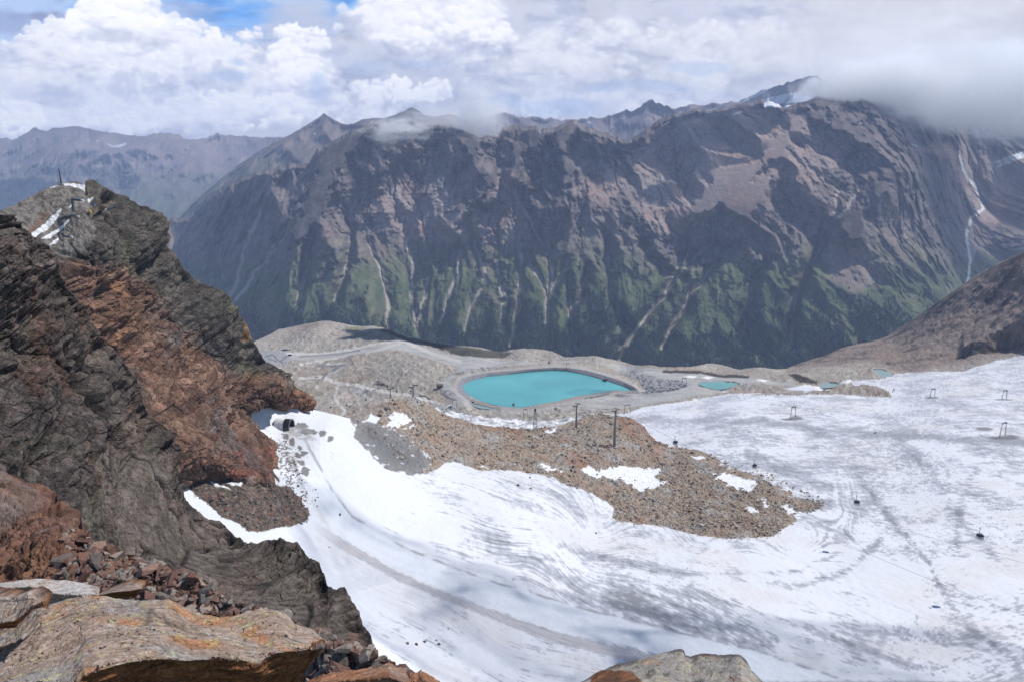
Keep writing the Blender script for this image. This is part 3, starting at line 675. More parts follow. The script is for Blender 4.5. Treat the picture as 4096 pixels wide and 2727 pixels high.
deb_sn = sdpoly(u, v, [(207,482),(220,488),(232,492),(228,489),(212,481)], 1.5, 5, 3, lim=20); deb_sn = np.maximum(deb_sn, sdpoly(u, v, [(192,477),(200,476),(204,480),(198,481)], 1, 5, 3, lim=20)); deb_sn = np.maximum(deb_sn, sdpoly(u, v, [(225,484),(235,481),(242,482),(241,486),(232,487)], 2, 5, 3, lim=20))
dirty_p = sstep(.1, .3, fbm2(u / 6, v / 3, 3, 105))
snow_on = np.maximum(np.where(dirty_p > .6, snp - 1.5, snp), deb_sn)
col5 = mix(col5, C3(.86, .87, .885), sstep(-.25, .35, snow_on))
glf = (np.maximum(np.maximum(sm, np.where(sfan < .5, sf, -5)), sd_) < 0)
glf = glf & (sdpoly(u, v, R5, lim=60) > -8)
o_g5 = S5.finish('glacier', M_SNOW, col5, glf); tag(o_g5, kind='structure')
o_m5 = S5.finish('moraine', M_SCREE, col5, (~glf) & (sdpoly(u, v, R5, lim=60) > -8)); tag(o_m5, kind='structure')
S5sm, S5sd, S5snow, S5sf = sm, sd_, snow_on, sf
print('moraine', round(time.time() - T0, 1))
# water bodies
def water_mat(name, col, rough):
    m = flat_mat(name, col, rough, 0, 0.011, .16); m.node_tree.nodes['Principled BSDF'].inputs['Specular IOR Level'].default_value = .35
    nt = m.node_tree; tc = nt.nodes.new('ShaderNodeTexCoord'); n2 = nt.nodes.new('ShaderNodeTexNoise'); n2.inputs['Scale'].default_value = .5; n2.inputs['Detail'].default_value = 3
    bp = nt.nodes.new('ShaderNodeBump'); bp.inputs['Distance'].default_value = .04; nt.links.new(tc.outputs['Object'], n2.inputs['Vector'])
    nt.links.new(n2.outputs[0], bp.inputs['Height']); nt.links.new(bp.outputs[0], nt.nodes['Principled BSDF'].inputs['Normal'])
    return m
M_W1 = water_mat('reservoir_water', (0.12, 0.44, 0.445), .2); M_W2 = water_mat('pond_water', (0.17, 0.40, 0.37), .25)
M_W3 = water_mat('milky_water', (0.26, 0.36, 0.33), .3); M_W4 = water_mat('yellow_water', (0.62, 0.62, 0.46), .4)
def water(poly, z, mat, grow=2.2):
    p = np.array(poly, float); c = p.mean(0); q = p + (p - c) / np.linalg.norm(p - c, axis=1, keepdims=True) * np.array([grow, grow * .5])
    V = unproj(q[:, 0], q[:, 1], (CAMZ - z) / KV(q[:, 1]))
    bm = bmesh.new(); vs = [bm.verts.new(t) for t in V]; f = bm.faces.new(vs); f.normal_update()
    if f.normal.z < 0: f.normal_flip()
    bmesh.ops.triangulate(bm, faces=bm.faces[:])
    me = bpy.data.meshes.new('water'); bm.to_mesh(me); bm.free(); me.materials.append(mat)
    o = bpy.data.objects.new('water', me); COL.objects.link(o); return tag(o, kind='structure')
for (poly, z), m_ in zip(WATERS, (M_W1, M_W2, M_W3, M_W3, M_W4, M_W3)):
    water(poly, z, m_, 1.3 if poly is not LAKE else 1.0)
# ================================================================== rock: left ridge, near cliff, foreground ledge
ROT = np.array([[0.86, 0.30, -0.42], [-0.18, 0.93, 0.31], [0.47, -0.20, 0.86]], F32)   # bedding directions of the rock
def rock_relief(P, sc, amps, seed=0, stretch=(0.42, 0.7, 2.1)):
    Q = (P.astype(F32) @ ROT.T) * np.array(stretch, F32)
    h = 0; cr = 0; rs = []
    for i, (s, a) in enumerate(zip(sc, amps)):
        W = Q / s
        W = W + 0.05 * perlin3(W * 1.3, seed + 11 + i)[..., None]
        hh, e, r = facets(W, seed + i * 7)
        h = h + a * (hh if i % 2 == 0 else -hh * .9); rs.append(r)
        cr = np.maximum(cr, sstep(.10, .0, e) * (.9 if i else 1) * sstep(.25, .5, r) * (1 if i % 2 == 0 else .5))
    vn = fbm3(Q / (sc[0] * .5) * np.array([1, 1, 2.2], F32), 4, seed + 40, .6); cr = np.maximum(cr, .95 * sstep(.028, .0, np.abs(vn)) * sstep(-.2, .2, fbm3(Q / (sc[0] * .8), 2, seed + 41)))
    vn = fbm3(Q / (sc[1] * .6) * np.array([1, 1, 2.6], F32), 4, seed + 42, .6); cr = np.maximum(cr, .7 * sstep(.03, .0, np.abs(vn)) * sstep(-.1, .3, fbm3(Q / sc[1], 2, seed + 43)))
    bd = fbm3(Q / (sc[1] * np.array([2.2, 1.4, .35], F32)), 4, seed + 50, .6); h = h + amps[1] * .28 * bd
    bl_ = np.abs(perlin3(Q / (sc[1] * np.array([2.0, 1.2, .22], F32)), seed + 51)); cr = np.maximum(cr, .55 * sstep(.05, .0, bl_) * sstep(-.1, .25, bd))
    h = h - cr * amps[1] * .25
    return h, cr, rs
print('rock', round(time.time() - T0, 1))
C3R = curve([(-60,222),(0,209.7),(9.6,206),(21.7,200.8),(35.7,193.8),(48.5,187.4),(61,184),(66,183),(72,181),(76.5,179.8),(82.3,181.7),(84.5,183),(86.5,178.5),(95,177.5),(99.5,180.4),(108.4,186),(114.8,190),(123.7,195.7),
  (129.5,206),(140.3,214.8),(150,223.8),(155,227.5),(171,246),(185.7,266.7),(198.7,281),(214.7,297),(232,310),(245,320),(252.4,332),(254.5,340),(268.4,361),(284.3,374),(298.8,388.5),(307.5,397),(315,408.8)])
ROCK3 = [(-80,150),(60,150),(100,150),(160,215),(215,285),(250,318),(260,335),(275,358),(300,378),(318,402),(315,409),(302,406),(292,404.5),(284,407.5),(274,406),(266,402.5),(262,401.5),(259,407),(252,414),(249.5,420),(253,428),(262,433),(271,441),
  (276,450),(280,458),(278,466),(281,476),(278,486),(266,487),(254,482),(238,480),(215,478),(196,480),(180,486),(100,530),(-80,600)]
D3T = depth_field(dc=[(-20,210,330),(0,207,335),(30,195,350),(60,183,365),(90,179,375),(110,190,382),(120,198,388),(160,240,405),(200,287,420),(245,328,440),(258,345,446),(285,378,465),(312,404,482),
  (0,260,300),(60,240,335),(92,210,352),(102,240,345),(100,230,350),(50,215,342),(108,270,340),(150,300,372),(200,340,395),(120,350,338),(160,400,340),(200,400,368),(250,390,420),(200,450,338),(240,440,375),(262,455,385),(180,480,318),(225,478,338),(0,350,260),(60,420,280),(120,480,290)])
def d3(u, v):
    a = np.exp(D3T.at(u, v)); b = d5(u, v)
    s = sdpoly(u, v, ROCK3, 2.0, 7, 33)
    near = np.exp(-np.maximum(s, 0) / 14.0) * sstep(470 - 90, 400, v + 0 * u)
    con = b * (1 - .0035 * np.clip(s, -60, 60))
    con = np.where(s < 0, b * (1 + .010 * -s), con)
    D = a * (1 - near) + con * near
    D = np.where(s < 0, np.where(v > 395, con, D), D)
    return D
S3 = Sheet(-34, 316, 760, C3R, curve([(-60,520),(180,508),(250,500),(290,498),(316,470)]), 720, d3, back=((0.03, 0.2), (0.12, 1.6), (0.5, 8)))
P = S3.points(); u, v = S3.u, S3.v; N0 = S3.N.copy()
h, cr, rs = rock_relief(P, (34, 12, 4.2, 1.5), (13, 5.6, 2.0, .7), 3)
amp = sstep(0, 3, sdpoly(u, v, ROCK3, lim=60) + 1.5)
top = sdpoly(u, v, [(-40,200),(0,208),(30,195),(60,182),(85,180),(97,200),(98,225),(95,240),(70,252),(50,250),(20,240),(-40,225)], 2, 8, 3)   # debris slope on the summit's left side
amp = amp * (1 - .8 * sstep(-1, 8, top))
PD = N0 * (h * amp)[..., None]; PD = PD - N0 * 0 
keep = sstep(0, 6, v - C3R(u))                      # hold the crest where it is, let it stay ragged
P = P + PD * (.25 + .75 * keep)[..., None]
P = P + N0 * (sstep(-1, 8, top) * (.8 * fbm2(P[..., 0] / 4, P[..., 1] / 4, 4, 5)))[..., None]
S3.P = P
n1 = fbm3(P / 45, 4, 5); n2 = fbm3(P @ ROT.T.astype(float) / np.array([14, 9, 3.5]), 4, 6); n3 = fbm3(P / 2.2, 3, 7)
RED3 = [(58,255),(85,250),(100,262),(125,275),(150,285),(175,300),(200,330),(225,360),(250,385),(268,378),(300,392),(318,405),(292,410),(262,400),(246,425),(270,440),(285,470),(275,490),(190,482),(178,470),(165,440),(150,410),(140,375),(112,335),(88,305),(66,280)]
red = sstep(-10, 10, sdpoly(u, v, RED3, 8, 18, 9) + 14 * n1 * 2)
dark = mix(C3(.058, .050, .044), C3(.135, .118, .10), sstep(-.4, .4, n2)); dark = mix(dark, C3(.14, .14, .085), .5 * sstep(.1, .4, n1))
rust = mix(C3(.165, .085, .055), C3(.30, .18, .125), sstep(-.3, .4, n2 + .3 * (rs[2] - .5)))
rust = mix(rust, C3(.30, .145, .07), .6 * sstep(.25, .5, n1 + n2 * .6)); rust = mix(rust, C3(.17, .16, .155), .75 * sstep(.05, .35, -n1 + .5 * n2))
rust = mix(rust, C3(.13, .075, .055), .6 * (rs[1] > .75))
c = mix(dark, rust, red); c = mix(c, dark, .35 * sstep(.05, .35, fbm3(P / 12, 4, 17, .6)))
c = mix(c, C3(.25, .075, .045), .65 * sstep(0, 6, sdpoly(u, v, [(220,445),(262,436),(276,455),(276,485),(225,478)], 4, 8, 5)) * sstep(-.2, .3, n2))
tip = sdpoly(u, v, [(244,322),(251,322),(256,338),(250,340)], 1.5, 5, 5); c = mix(c, C3(.46, .27, .12), .8 * sstep(-1, 2, tip))
tip = sdpoly(u, v, [(268,392),(285,378),(300,388),(318,405),(310,409),(294,404),(280,408),(264,400)], 2, 6, 6); c = mix(c, C3(.46, .22, .12), .7 * sstep(-1, 3, tip) * sstep(-.3, .1, n2))
c = c * (1 + .5 * n3 + .5 * (rs[2] - .5) + .4 * (rs[1] - .5) + .3 * (rs[3] - .5))[..., None]
c = mix(c, C3(.02, .017, .016), cr * amp * .85)
ct = mix(C3(.25, .225, .20), C3(.13, .115, .10), sstep(-.1, .3, fbm2(P[..., 0] / 3, P[..., 1] / 3, 4, 6)))
ct = mix(ct, C3(.20, .09, .05), .7 * sstep(0, 5, sdpoly(u, v, [(22,232),(45,210),(55,205),(46,222),(30,240)], 3, 6, 5)))
c = mix(c, ct, sstep(-1, 2, top))
for poly in ([(26,236),(33,231),(40,226),(50,217),(60,209),(62,210),(56,219),(48,228),(40,233),(32,239)],[(41,238),(50,232),(60,225),(69,218),(70,219),(60,229),(50,238)],[(50,243),(57,237),(60,236),(56,243)],[(88,190),(93,189),(100,191),(99,195),(93,196),(88,194)],[(91,199),(97,198),(100,200),(95,202)],
             [(64,184),(72,182.5),(80,182),(87,183.5),(87,187),(80,186),(70,185),(64,186)],[(49,187.5),(58,184.5),(61,185),(52,188)],[(5,217),(8,216),(7,218)],[(10,217),(14,216),(14,218)],[(68,207),(74,202),(72,207)]):
    s_ = sdpoly(u, v, poly, 1.2, 4, 5, lim=15); c = mix(c, C3(.84, .85, .87), sstep(-.25, .35, s_))
o3 = S3.finish('rock_ridge', M_CLIFF, c, v < 1e9); tag(o3, kind='structure')
def ridge_at(uu, vv):
    j = np.unravel_index(np.argmin((S3.u - uu) ** 2 + (S3.v - vv) ** 2), S3.u.shape); return S3.P[j].copy()
print('ridge', round(time.time() - T0, 1))
# ---- near dark cliff
C2R = curve([(-60,200),(0,219),(9.6,225.7),(21,234.6),(35.7,240.4),(48.5,246.7),(58,256.5),(62,271),(69.6,285.5),(87,306),(98.6,326),(116,348),(130.5,366.8),(143.6,385.6),(146,401.6),(154,419),(158,438),(164,455),(175.5,476),(183,483),(188,496),(206,513.7),
  (210,516.6),(220.5,516.6),(233.6,529.7),(252,541),(275.6,545.6),(290,547),(297.4,545.6),(306,554),(319,563),(328,580.5),(341.5,591.5),(356,606.6),(367.6,624),(378,647),(405,669),(412,681),(425,692)])
D2T = depth_field(dc=[(-20,200,112),(0,219,114),(0,300,106),(0,400,96),(0,470,88),(0,560,75),(48,246,119),(87,306,122),(116,348,124),(145,400,126),(164,455,127),(187,496,126),(220,517,128),(252,541,120),(297,545,118),(319,563,112),(341,591,102),(367,624,92),
  (378,647,85),(405,669,78),(412,681,75),(60,330,113),(60,420,103),(60,480,96),(120,450,113),(120,500,105),(120,540,97),(160,480,120),(160,560,98),(200,540,117),(200,590,94),(250,580,106),(250,620,88),(300,580,106),(300,640,82),(340,640,84),(340,690,68),(380,690,72),(250,690,66),(100,600,78),(0,690,55)])
S2 = Sheet(-34, 424, 860, C2R, curve([(-60,640),(200,690),(424,735)]), 860, lambda a, b: np.exp(D2T.at(a, b)), back=((0.03, 0.8), (0.15, 4), (0.6, 14)))
P = S2.points(); u, v = S2.u, S2.v; N0 = S2.N.copy()
h, cr, rs = rock_relief(P, (15, 5.2, 1.9, .7), (6.2, 2.8, 1.0, .35), 31)
smo = sdpoly(u, v, [(60,470),(110,440),(160,455),(185,500),(250,545),(300,560),(360,625),(380,660),(300,650),(240,610),(180,570),(110,520)], 6, 14, 6)
h = h * (1 - .45 * sstep(-6, 12, smo))
keep = sstep(0, 8, v - C2R(u))
P = P + N0 * (h * (.35 + .65 * keep))[..., None]
S2.P = P
n1 = fbm3(P / 14, 4, 8); n2 = fbm3(P @ ROT.T.astype(float) / np.array([6, 4, 1.1]), 5, 9); n3 = fbm3(P / .7, 3, 10)
c = mix(C3(.055, .045, .042), C3(.165, .135, .12), sstep(-.35, .4, n2))
c = mix(c, C3(.20, .145, .12), .7 * sstep(.0, .35, n1)); c = mix(c, C3(.13, .13, .09), .5 * sstep(.1, .4, fbm3(P / 9 + 7, 3, 11)))
c = mix(c, C3(.16, .085, .06), .6 * sstep(.14, .36, fbm3(P / 11 + 3, 4, 12)))
c = mix(c, C3(.17, .14, .12), .6 * sstep(-2, 8, smo))
low = sstep(0, 12, sdpoly(u, v, [(345,600),(372,640),(385,660),(415,690),(330,690),(340,650)], 4, 8, 4)); c = mix(c, C3(.22, .115, .08), .6 * low)
c = c * (1 + .5 * n3 + .5 * (rs[2] - .5) + .45 * (rs[1] - .5))[..., None]
c = mix(c, C3(.010, .009, .009), cr * .88)
o2 = S2.finish('rock_cliff', M_CLIFF, c, v < 1e9); tag(o2, kind='structure')
print('cliff', round(time.time() - T0, 1))
# ---- foreground ledge
C1R = curve([(-60,455),(0,470),(12,474),(29,479),(44,483),(56.6,487.6),(61,500),(72,508),(81,513),(85.6,519),(84,527),(90,535.5),(94,546),(101.5,552),(125,556),(143.6,558.7),(159.6,566),(188.6,573.7),(206,584),(232,599),(255,603.7),(283,612),(304.6,624),
  (325,633),(341.5,638.5),(354.5,641),(375,647),(389,657),(405,670),(412,671),(424,672),(432,678),(440,690)])
D1T = depth_field(dc=[(-20,455,16),(0,470,16),(30,479,16),(57,488,15.5),(85,518,14),(100,552,11.9),(160,566,10.9),(206,585,9.6),(255,604,8.6),(305,625,7.9),(355,641,7.2),(389,657,7.0),(412,672,6.6),(430,681,6.2),(0,560,11.9),(50,530,12.6),(0,590,10.8),(100,580,10.6),(100,600,10.1),(0,640,9.2),(200,600,9.2),(200,640,8.5),(300,650,7.5),(320,681,6.9),(200,681,8),(0,690,8.2),(420,700,6.1),(360,681,6.5)])
S1 = Sheet(-34, 438, 760, C1R, curve([(-60,720),(438,735)]), 560, lambda a, b: np.exp(D1T.at(a, b)), back=((0.05, 1.0), (0.3, 6), (1.2, 30)))
P = S1.points(); u, v = S1.u, S1.v; N0 = S1.N.copy()
h, cr, rs = rock_relief(P, (1.5, .5, .17, .06), (.55, .22, .09, .035), 51, (.7, .8, 1.5))
P = P + N0 * (h * (.3 + .7 * sstep(0, 10, v - C1R(u))))[..., None]
S1.P = P
n1 = fbm3(P / 1.6, 4, 14); n2 = fbm3(P @ ROT.T.astype(float) / np.array([.8, .5, .12]), 4, 15); n3 = fbm3(P / .06, 3, 16)
c = mix(C3(.10, .05, .036), C3(.22, .11, .072), sstep(-.35, .4, n2)); c = mix(c, C3(.26, .13, .065), .5 * sstep(.05, .35, n1)); c = mix(c, C3(.21, .17, .15), .7 * sstep(.0, .3, -n1))
c = c * (1 + .3 * n3 + .4 * (rs[1] - .5) + .3 * (rs[2] - .5))[..., None]
c = mix(c, C3(.015, .012, .01), cr * .8)
o1 = S1.finish('rock_ledge', M_NEAR, c, v < 1e9); tag(o1, kind='structure')
print('ledge', round(time.time() - T0, 1))
# ================================================================== far mountains
def erode(P, relief, it=140, k=0.02, m=0.5, diff=0.03, A0=0.0):
    """stream incision on the sheet; returns the change in height"""
    M, N = P.shape[:2]
    h0 = P[..., 2].astype(np.float64) + relief; h = h0.copy()
    idx = np.arange(M * N).reshape(M, N); A = np.ones(M * N)
    offs = [(-1, -1), (-1, 0), (-1, 1), (0, -1), (0, 1), (1, -1), (1, 0), (1, 1)]
    XY = P[..., :2].astype(np.float64)
    dist = []
    for a, b in offs:
        d = np.full((M, N), 1e9)
        sa = slice(max(0, -a), M - max(0, a)); sb = slice(max(0, -b), N - max(0, b))
        ta = slice(max(0, a), M - max(0, -a)); tb = slice(max(0, b), N - max(0, -b))
        d[sa, sb] = np.sqrt(((XY[ta, tb] - XY[sa, sb]) ** 2).sum(-1)); dist.append((d, sa, sb, ta, tb))
    for t in range(it):
        if t % 4 == 0:
            best = np.zeros((M, N)); rec = idx.copy(); rd = np.ones((M, N))
            for d, sa, sb, ta, tb in dist:
                s = np.full((M, N), -1.0); s[sa, sb] = (h[sa, sb] - h[ta, tb]) / d[sa, sb]
                g = s > best; best = np.where(g, s, best)
                r = idx.copy(); r[sa, sb] = idx[ta, tb]; rec = np.where(g, r, rec); rd = np.where(g, d, rd)
            R = rec.ravel(); own = R == idx.ravel(); W = np.where(own, 0, 1.0)
        for _ in range(3 if t < 60 else 1):
            A = 1 + np.bincount(R, weights=A * W, minlength=M * N)
        F = k * np.maximum(A.reshape(M, N) - A0, 0.0) ** m * 8.0 / rd
        hr = h.ravel()[R].reshape(M, N)
        hn = (h + F * hr) / (1 + F)
        hn[0] = h0[0]; hn[-1] = h0[-1]
        if diff:
            lap = np.zeros_like(h); lap[1:-1, 1:-1] = hn[:-2, 1:-1] + hn[2:, 1:-1] + hn[1:-1, :-2] + hn[1:-1, 2:] - 4 * hn[1:-1, 1:-1]
            hn = hn + diff * lap
        h = hn
    return h - P[..., 2], A.reshape(M, N)
D2 = lambda pts: [(a / 2.3, b / 2.3) for a, b in pts]
def rough(cf, a, s, sd):
    return lambda u: cf(u) - a * (np.abs(fbm2(np.asarray(u) / s, 0 * np.asarray(u) + 3.3, 4, sd, .6)) * 2 - .5)
C6R = rough(curve([(60,290),(100,258),(130,238),(151,222),(174,217.6),(193,215),(196,206),(210,193),(226,183),(240,176.5),(261,170),(278,166),(299,162),(309,162.5),(313,154),(319,146.5),(330,141),(341.5,135),(350,131),(357.5,127.7),(366,123),(375,119),(385,122),(394,125),(404,126),(421,126),(434,123),(445,124),
 (454.6,123),(462,125),(472,130.6),(481,135),(488,133),(494,131),(498,132),(505.4,125.5),(515,124.5),(525.7,124.5),(541.7,128.4),(556,126),(565,121),(573.6,117.5),(582,124.8),(595,129),(610,135),(628,140),(639,132),(650.5,124.8),(660.6,117.5),(669.4,113),(683,111.4),(697,107.4),(707,110),(720,108),(733,106),
 (752,101.6),(765,100),(775,102),(784,106.6),(795,102),(807,99.4),(822,95.7),(842,98),(868,97),(888.5,99),(930,106),(980,114),(1024,119),(1070,125)]), 3.4, 15, 71)
D6T = depth_field(dc=[(60,290,6400),(151,222,6300),(200,205,6000),(240,177,5700),(300,162,5350),(341,135,5400),(375,119,5450),(450,123,5500),(500,128,5450),(573,117,5400),(628,140,5500),(683,111,5600),(765,98,5700),(830,97,5600),(900,100,5800),(1000,115,6900),(1070,120,7000),
 (300,220,4900),(400,220,4800),(500,220,4750),(600,220,4750),(700,220,4750),(800,200,4750),(860,170,4850),(905,182,4850),(880,230,4550),(930,262,4500),(700,170,5050),(450,170,5100),(550,170,5050),(360,170,5100),
 (200,280,5100),(300,300,4300),(400,300,4280),(500,300,4250),(600,300,4250),(700,300,4250),(800,300,4250),(900,300,4200),(940,300,4250),(250,340,4200),(400,380,3850),(600,380,3850),(800,385,3800),(950,350,3900),
 (970,190,6100),(1000,150,6500),(960,230,5500),(965,280,4900),(1040,200,5900),(1040,260,5200),(1060,160,6400)], lam=3e-4)
S6 = Sheet(70, 1060, 1180, C6R, curve([(60,400),(1070,400)]), 380, lambda a, b: np.exp(D6T.at(a, b)), back=((0.03, 1.2), (0.2, 6)))
P = S6.points(); u, v = S6.u, S6.v; x, y = P[..., 0].astype(F32), P[..., 1].astype(F32)
smo6p = 0
zz = P[..., 2].astype(F32); wx = 150 * fbm2(x / 520, zz / 420, 4, 8, .55); wz = 120 * fbm2(x / 480 + 5, zz / 420, 4, 9, .55)
lean = .75 * sstep(760, 600, u) * sstep(330, 480, u) * 0 - .55 * sstep(470, 360, u) - .5 * sstep(620, 720, u)          # which way the spurs run down
xs_ = x + wx - lean * zz; zs_ = zz + wz
rel = 250 * fbm2(xs_ / 760, zs_ / 1700, 3, 201, .45, 1) + 40 * fbm2(xs_ / 190, zs_ / 420, 3, 208, .5, 1) + (1 - .75 * smo6p) * 45 * fbm2(xs_ / 250 + 3, zs_ / 420, 5, 202, .55, 1) * (.4 + .9 * sstep(-.2, .3, fbm2(x / 500, zz / 400, 3, 207)))
rel = rel + 16 * fbm2((x + .4 * wx) / 70, (zz + .4 * wz) / 90, 4, 203, .6, 1)
SCR0 = None
GUL = [D2(g) for g in (
 [(1185,430),(1185,490),(1195,560),(1200,620),(1190,680),(1185,740),(1175,795)], [(1150,410),(1210,490),(1240,550),(1262,600),(1268,640),(1262,670),(1255,740)], [(1080,500),(1090,570),(1115,620),(1110,660),(1085,710),(1070,760)],
 [(930,500),(935,560),(945,620),(940,680),(950,720),(960,760)], [(985,640),(975,690),(955,750)], [(850,560),(880,640),(895,700),(893,750)], [(1310,640),(1310,700),(1315,760),(1325,800)], [(1355,620),(1335,670),(1312,720)],
 [(1390,500),(1395,560),(1400,620),(1410,700),(1440,750)], [(1580,430),(1590,500),(1570,560),(1565,600),(1530,680),(1490,720),(1450,780),(1425,830)], [(1980,430),(1900,530),(1870,600),(1840,650),(1825,690),(1820,740),(1825,790)],
 [(1760,600),(1730,660),(1715,720),(1705,770)], [(725,520),(710,580),(700,640),(680,700)], [(600,480),(560,570),(550,640),(530,690)], [(670,500),(640,560),(590,620),(545,690)], [(1690,560),(1600,660),(1540,760),(1520,800)],
 [(1060,580),(1040,660),(1010,740)], [(1225,610),(1240,640),(1262,672)], [(1300,600),(1285,640),(1265,672)], [(1480,560),(1520,620),(1560,640)], [(1640,560),(1600,590),(1565,640)],[(810,520),(800,600),(770,690)],[(1140,600),(1160,680),(1155,760)],[(1930,420),(1920,500),(1890,560)])]
STREAM = D2([(2205,350),(2215,390),(2248,440),(2262,480),(2235,500),(2222,540),(2232,600),(2225,655)])
gd = np.full(u.shape, 40.0, F32)
for g in GUL:
    d_, al = sdline(u, v, g, 5, 22, 3); gd = np.minimum(gd, d_ + .6)
ds, _ = sdline(u, v, STREAM, 1.5, 8, 3)
rel = rel - 34 * np.exp(-(gd / 5.0) ** 2) - 60 * np.exp(-(ds / 14) ** 2)
SPUR = [D2(s) for s in ([(850,275),(760,360),(740,430),(700,520)],[(960,285),(930,330),(870,400)],[(1090,300),(1080,350),(1130,420),(1080,470),(1040,520)],[(1320,268),(1290,330),(1310,400),(1280,470)],[(1250,295),(1200,340),(1190,400)],[(1870,230),(1960,300),(2060,380),(2100,420),(2130,500),(2160,600)],[(2060,380),(2000,460),(1960,520)],
   [(1830,290),(1760,370),(1680,420),(1590,490)],[(1780,400),(1700,470)],[(640,385),(560,430),(470,500)])]
sp = np.full(u.shape, 40.0, F32)
for g in SPUR:
    d_, _ = sdline(u, v, g, 6, 22, 5); sp = np.minimum(sp, d_)
rel = rel + 130 * np.exp(-(sp / 16.0) ** 2) + 35 * np.exp(-(sp / 5.0) ** 2)
SCR = [D2(s) for s in ([(920,380),(880,430),(850,480),(860,530),(960,560),(1030,500),(1100,420),(1115,370),(1040,400),(990,450),(955,400)],[(1150,380),(1120,440),(1180,500),(1230,510),(1200,440),(1190,390)],
   [(1450,420),(1480,520),(1570,560),(1640,490),(1760,470),(1900,430),(1960,330),(1870,270),(1700,240),(1560,270),(1480,310)],[(2100,340),(2180,380),(2230,470),(2210,600),(2290,560),(2330,430),(2300,360),(2200,320)],[(1300,440),(1400,470),(1440,430),(1420,380),(1370,400)],[(880,520),(960,500),(1090,470),(1250,520),(1180,560),(1000,560)],
   [(1900,560),(1990,560),(2050,640),(1960,690),(1900,640)])]
sc_ = np.full(u.shape, -60.0, F32)
for i, g in enumerate(SCR): sc_ = np.maximum(sc_, sdpoly(u, v, g, 7, 16, 40 + i, lim=40))
smo6 = sstep(-2, 8, sc_)
rel = rel * sstep(0, 5, v - C6R(u)) * (1 - .55 * np.exp(-(gd / 6.0) ** 2) * sstep(215, 240, v))
A0_ = 90 + 190 * sstep(150, 260, v) + 110 * fbm2(x / 400, y / 400, 3, 204)
dh, A = erode(P, rel, 26, .014, .5, .0, np.maximum(A0_, 6))
print('erosion', round(time.time() - T0, 1))
dh = dh - dh.mean() * 0
crag = (1 - .85 * smo6) * sstep(-.04, .22, fbm2(x / 300, y / 420, 4, 206, .6) + .45 * np.exp(-(sp / 11) ** 2) + .35 * sstep(170, 120, v) - .15 * sstep(250, 300, v))
Q6 = P.astype(F32) * np.array([1, .7, .62], F32)
f6 = facets(Q6 / 95, 61); f7 = facets(Q6 / 36, 62); f8 = facets(Q6 / 16, 63)
dh = dh + crag * (64 * f6[0] - 30 * f7[0] + 15 * f8[0]) + 4 * np.abs(fbm2(x / 22, zz / 26, 4, 209, .65)) + (1 - crag) * (9 * f7[0] * sstep(.0, .3, fbm2(x / 90, y / 140, 4, 207)) + 5 * f8[0]) + (1 - crag) * 3 * fbm2(x / 18, y / 26, 4, 205, .6)
S6.D = S6.D - np.clip(dh, -330, 300) / (0.78 + KV(v)) * sstep(-1, 4, v - C6R(u))
P = S6.points(); N6 = S6.N
steep = 1 - N6[..., 2]
la = np.log(A + 1)
n = fbm2(x / 240, y / 240, 4, 211); n2 = fbm2(x / 60, y / 80, 4, 212, .6); nv_ = fbm2(x / 40, P[..., 2].astype(F32) / 160, 4, 213)
scree = mix(C3(.35, .25, .21), C3(.43, .36, .325), sstep(-.3, .3, n))
rock = mix(C3(.095, .083, .08), C3(.225, .19, .175), sstep(-.3, .4, n2 + .3 * nv_))
grass = mix(C3(.085, .12, .05), C3(.165, .175, .09), sstep(-.3, .4, n2 + .4 * n)); fores = C3(.022, .050, .028)
loc = dh - (np.roll(dh, 9, 1) + np.roll(dh, -9, 1) + np.roll(dh, 9, 0) + np.roll(dh, -9, 0)) / 4
rk = np.clip(sstep(.34, .5, steep + .06 * n2 - .04) * .6 + crag * .85, 0, 1)
gl = sstep(222, 278, v + 26 * n + 12 * n2 - 8 * sstep(300, 200, u))                    # vegetation line
base = mix(mix(scree, rock, .45 + .3 * sstep(-.3, .3, n2)), grass, gl * (1 - .75 * sstep(0, 10, sc_)))
base = mix(base, scree, sstep(-3, 6, sc_) * .9 * (1 - gl * .6))
rk = np.maximum(rk, .85 * sstep(16, 6, v - C6R(u) + 8 * n2))
c = mix(base, rock, rk * (1 - .6 * sstep(0, 8, sc_)) * (1 - .62 * gl))
c = mix(c, C3(.24, .155, .125), .45 * sstep(640, 760, u) * sstep(260, 200, v) * (1 - rk) * sstep(-.2, .3, n))
fl = sstep(262, 318, v + 20 * n + 34 * n2 - 10 * rk - .03 * np.abs(u - 620) + 10 * sstep(330, 360, v)) * sstep(-.25, .12, fbm2(x / 130, P[..., 2].astype(F32) / 220, 4, 217, .6) + .22 * sstep(300, 350, v))
fl = fl * sstep(2.0, 5.5, gd) * (la < 5.6)
grn = sstep(290, 340, v) * sstep(.02, .3, fbm2(x / 100, P[..., 2].astype(F32) / 300, 3, 219)); c = mix(c, C3(.085, .115, .045), grn * .6)
c = mix(c, fores, fl * .85)
ch = sstep(4.6, 6.6, la) * sstep(215, 250, v) * .45 * sstep(380, 300, v); ch = np.maximum(ch, sstep(3.6, 7, la) * .5 * sstep(240, 190, v))
c = mix(c, C3(.27, .23, .195), ch); c = mix(c, C3(.46, .40, .34), sstep(4.9, 5.7, la) * .75 * sstep(200, 225, v) * sstep(-.3, .1, n))
c = mix(c, C3(.50, .43, .37), sstep(3.1, 1.1, gd + .9 * fbm2(u / 6, v / 9, 3, 5)) * .85)
d_, _ = sdline(u, v, GUL[9][1:], .8, 9, 3); c = mix(c, C3(.58, .56, .54), sstep(1.0, .4, d_) * sstep(255, 270, v) * .8)
c = mix(c, C3(.80, .79, .77), sstep(1.9, .8, ds + .8 * fbm2(u / 4, v / 4, 2, 6)) * .95)
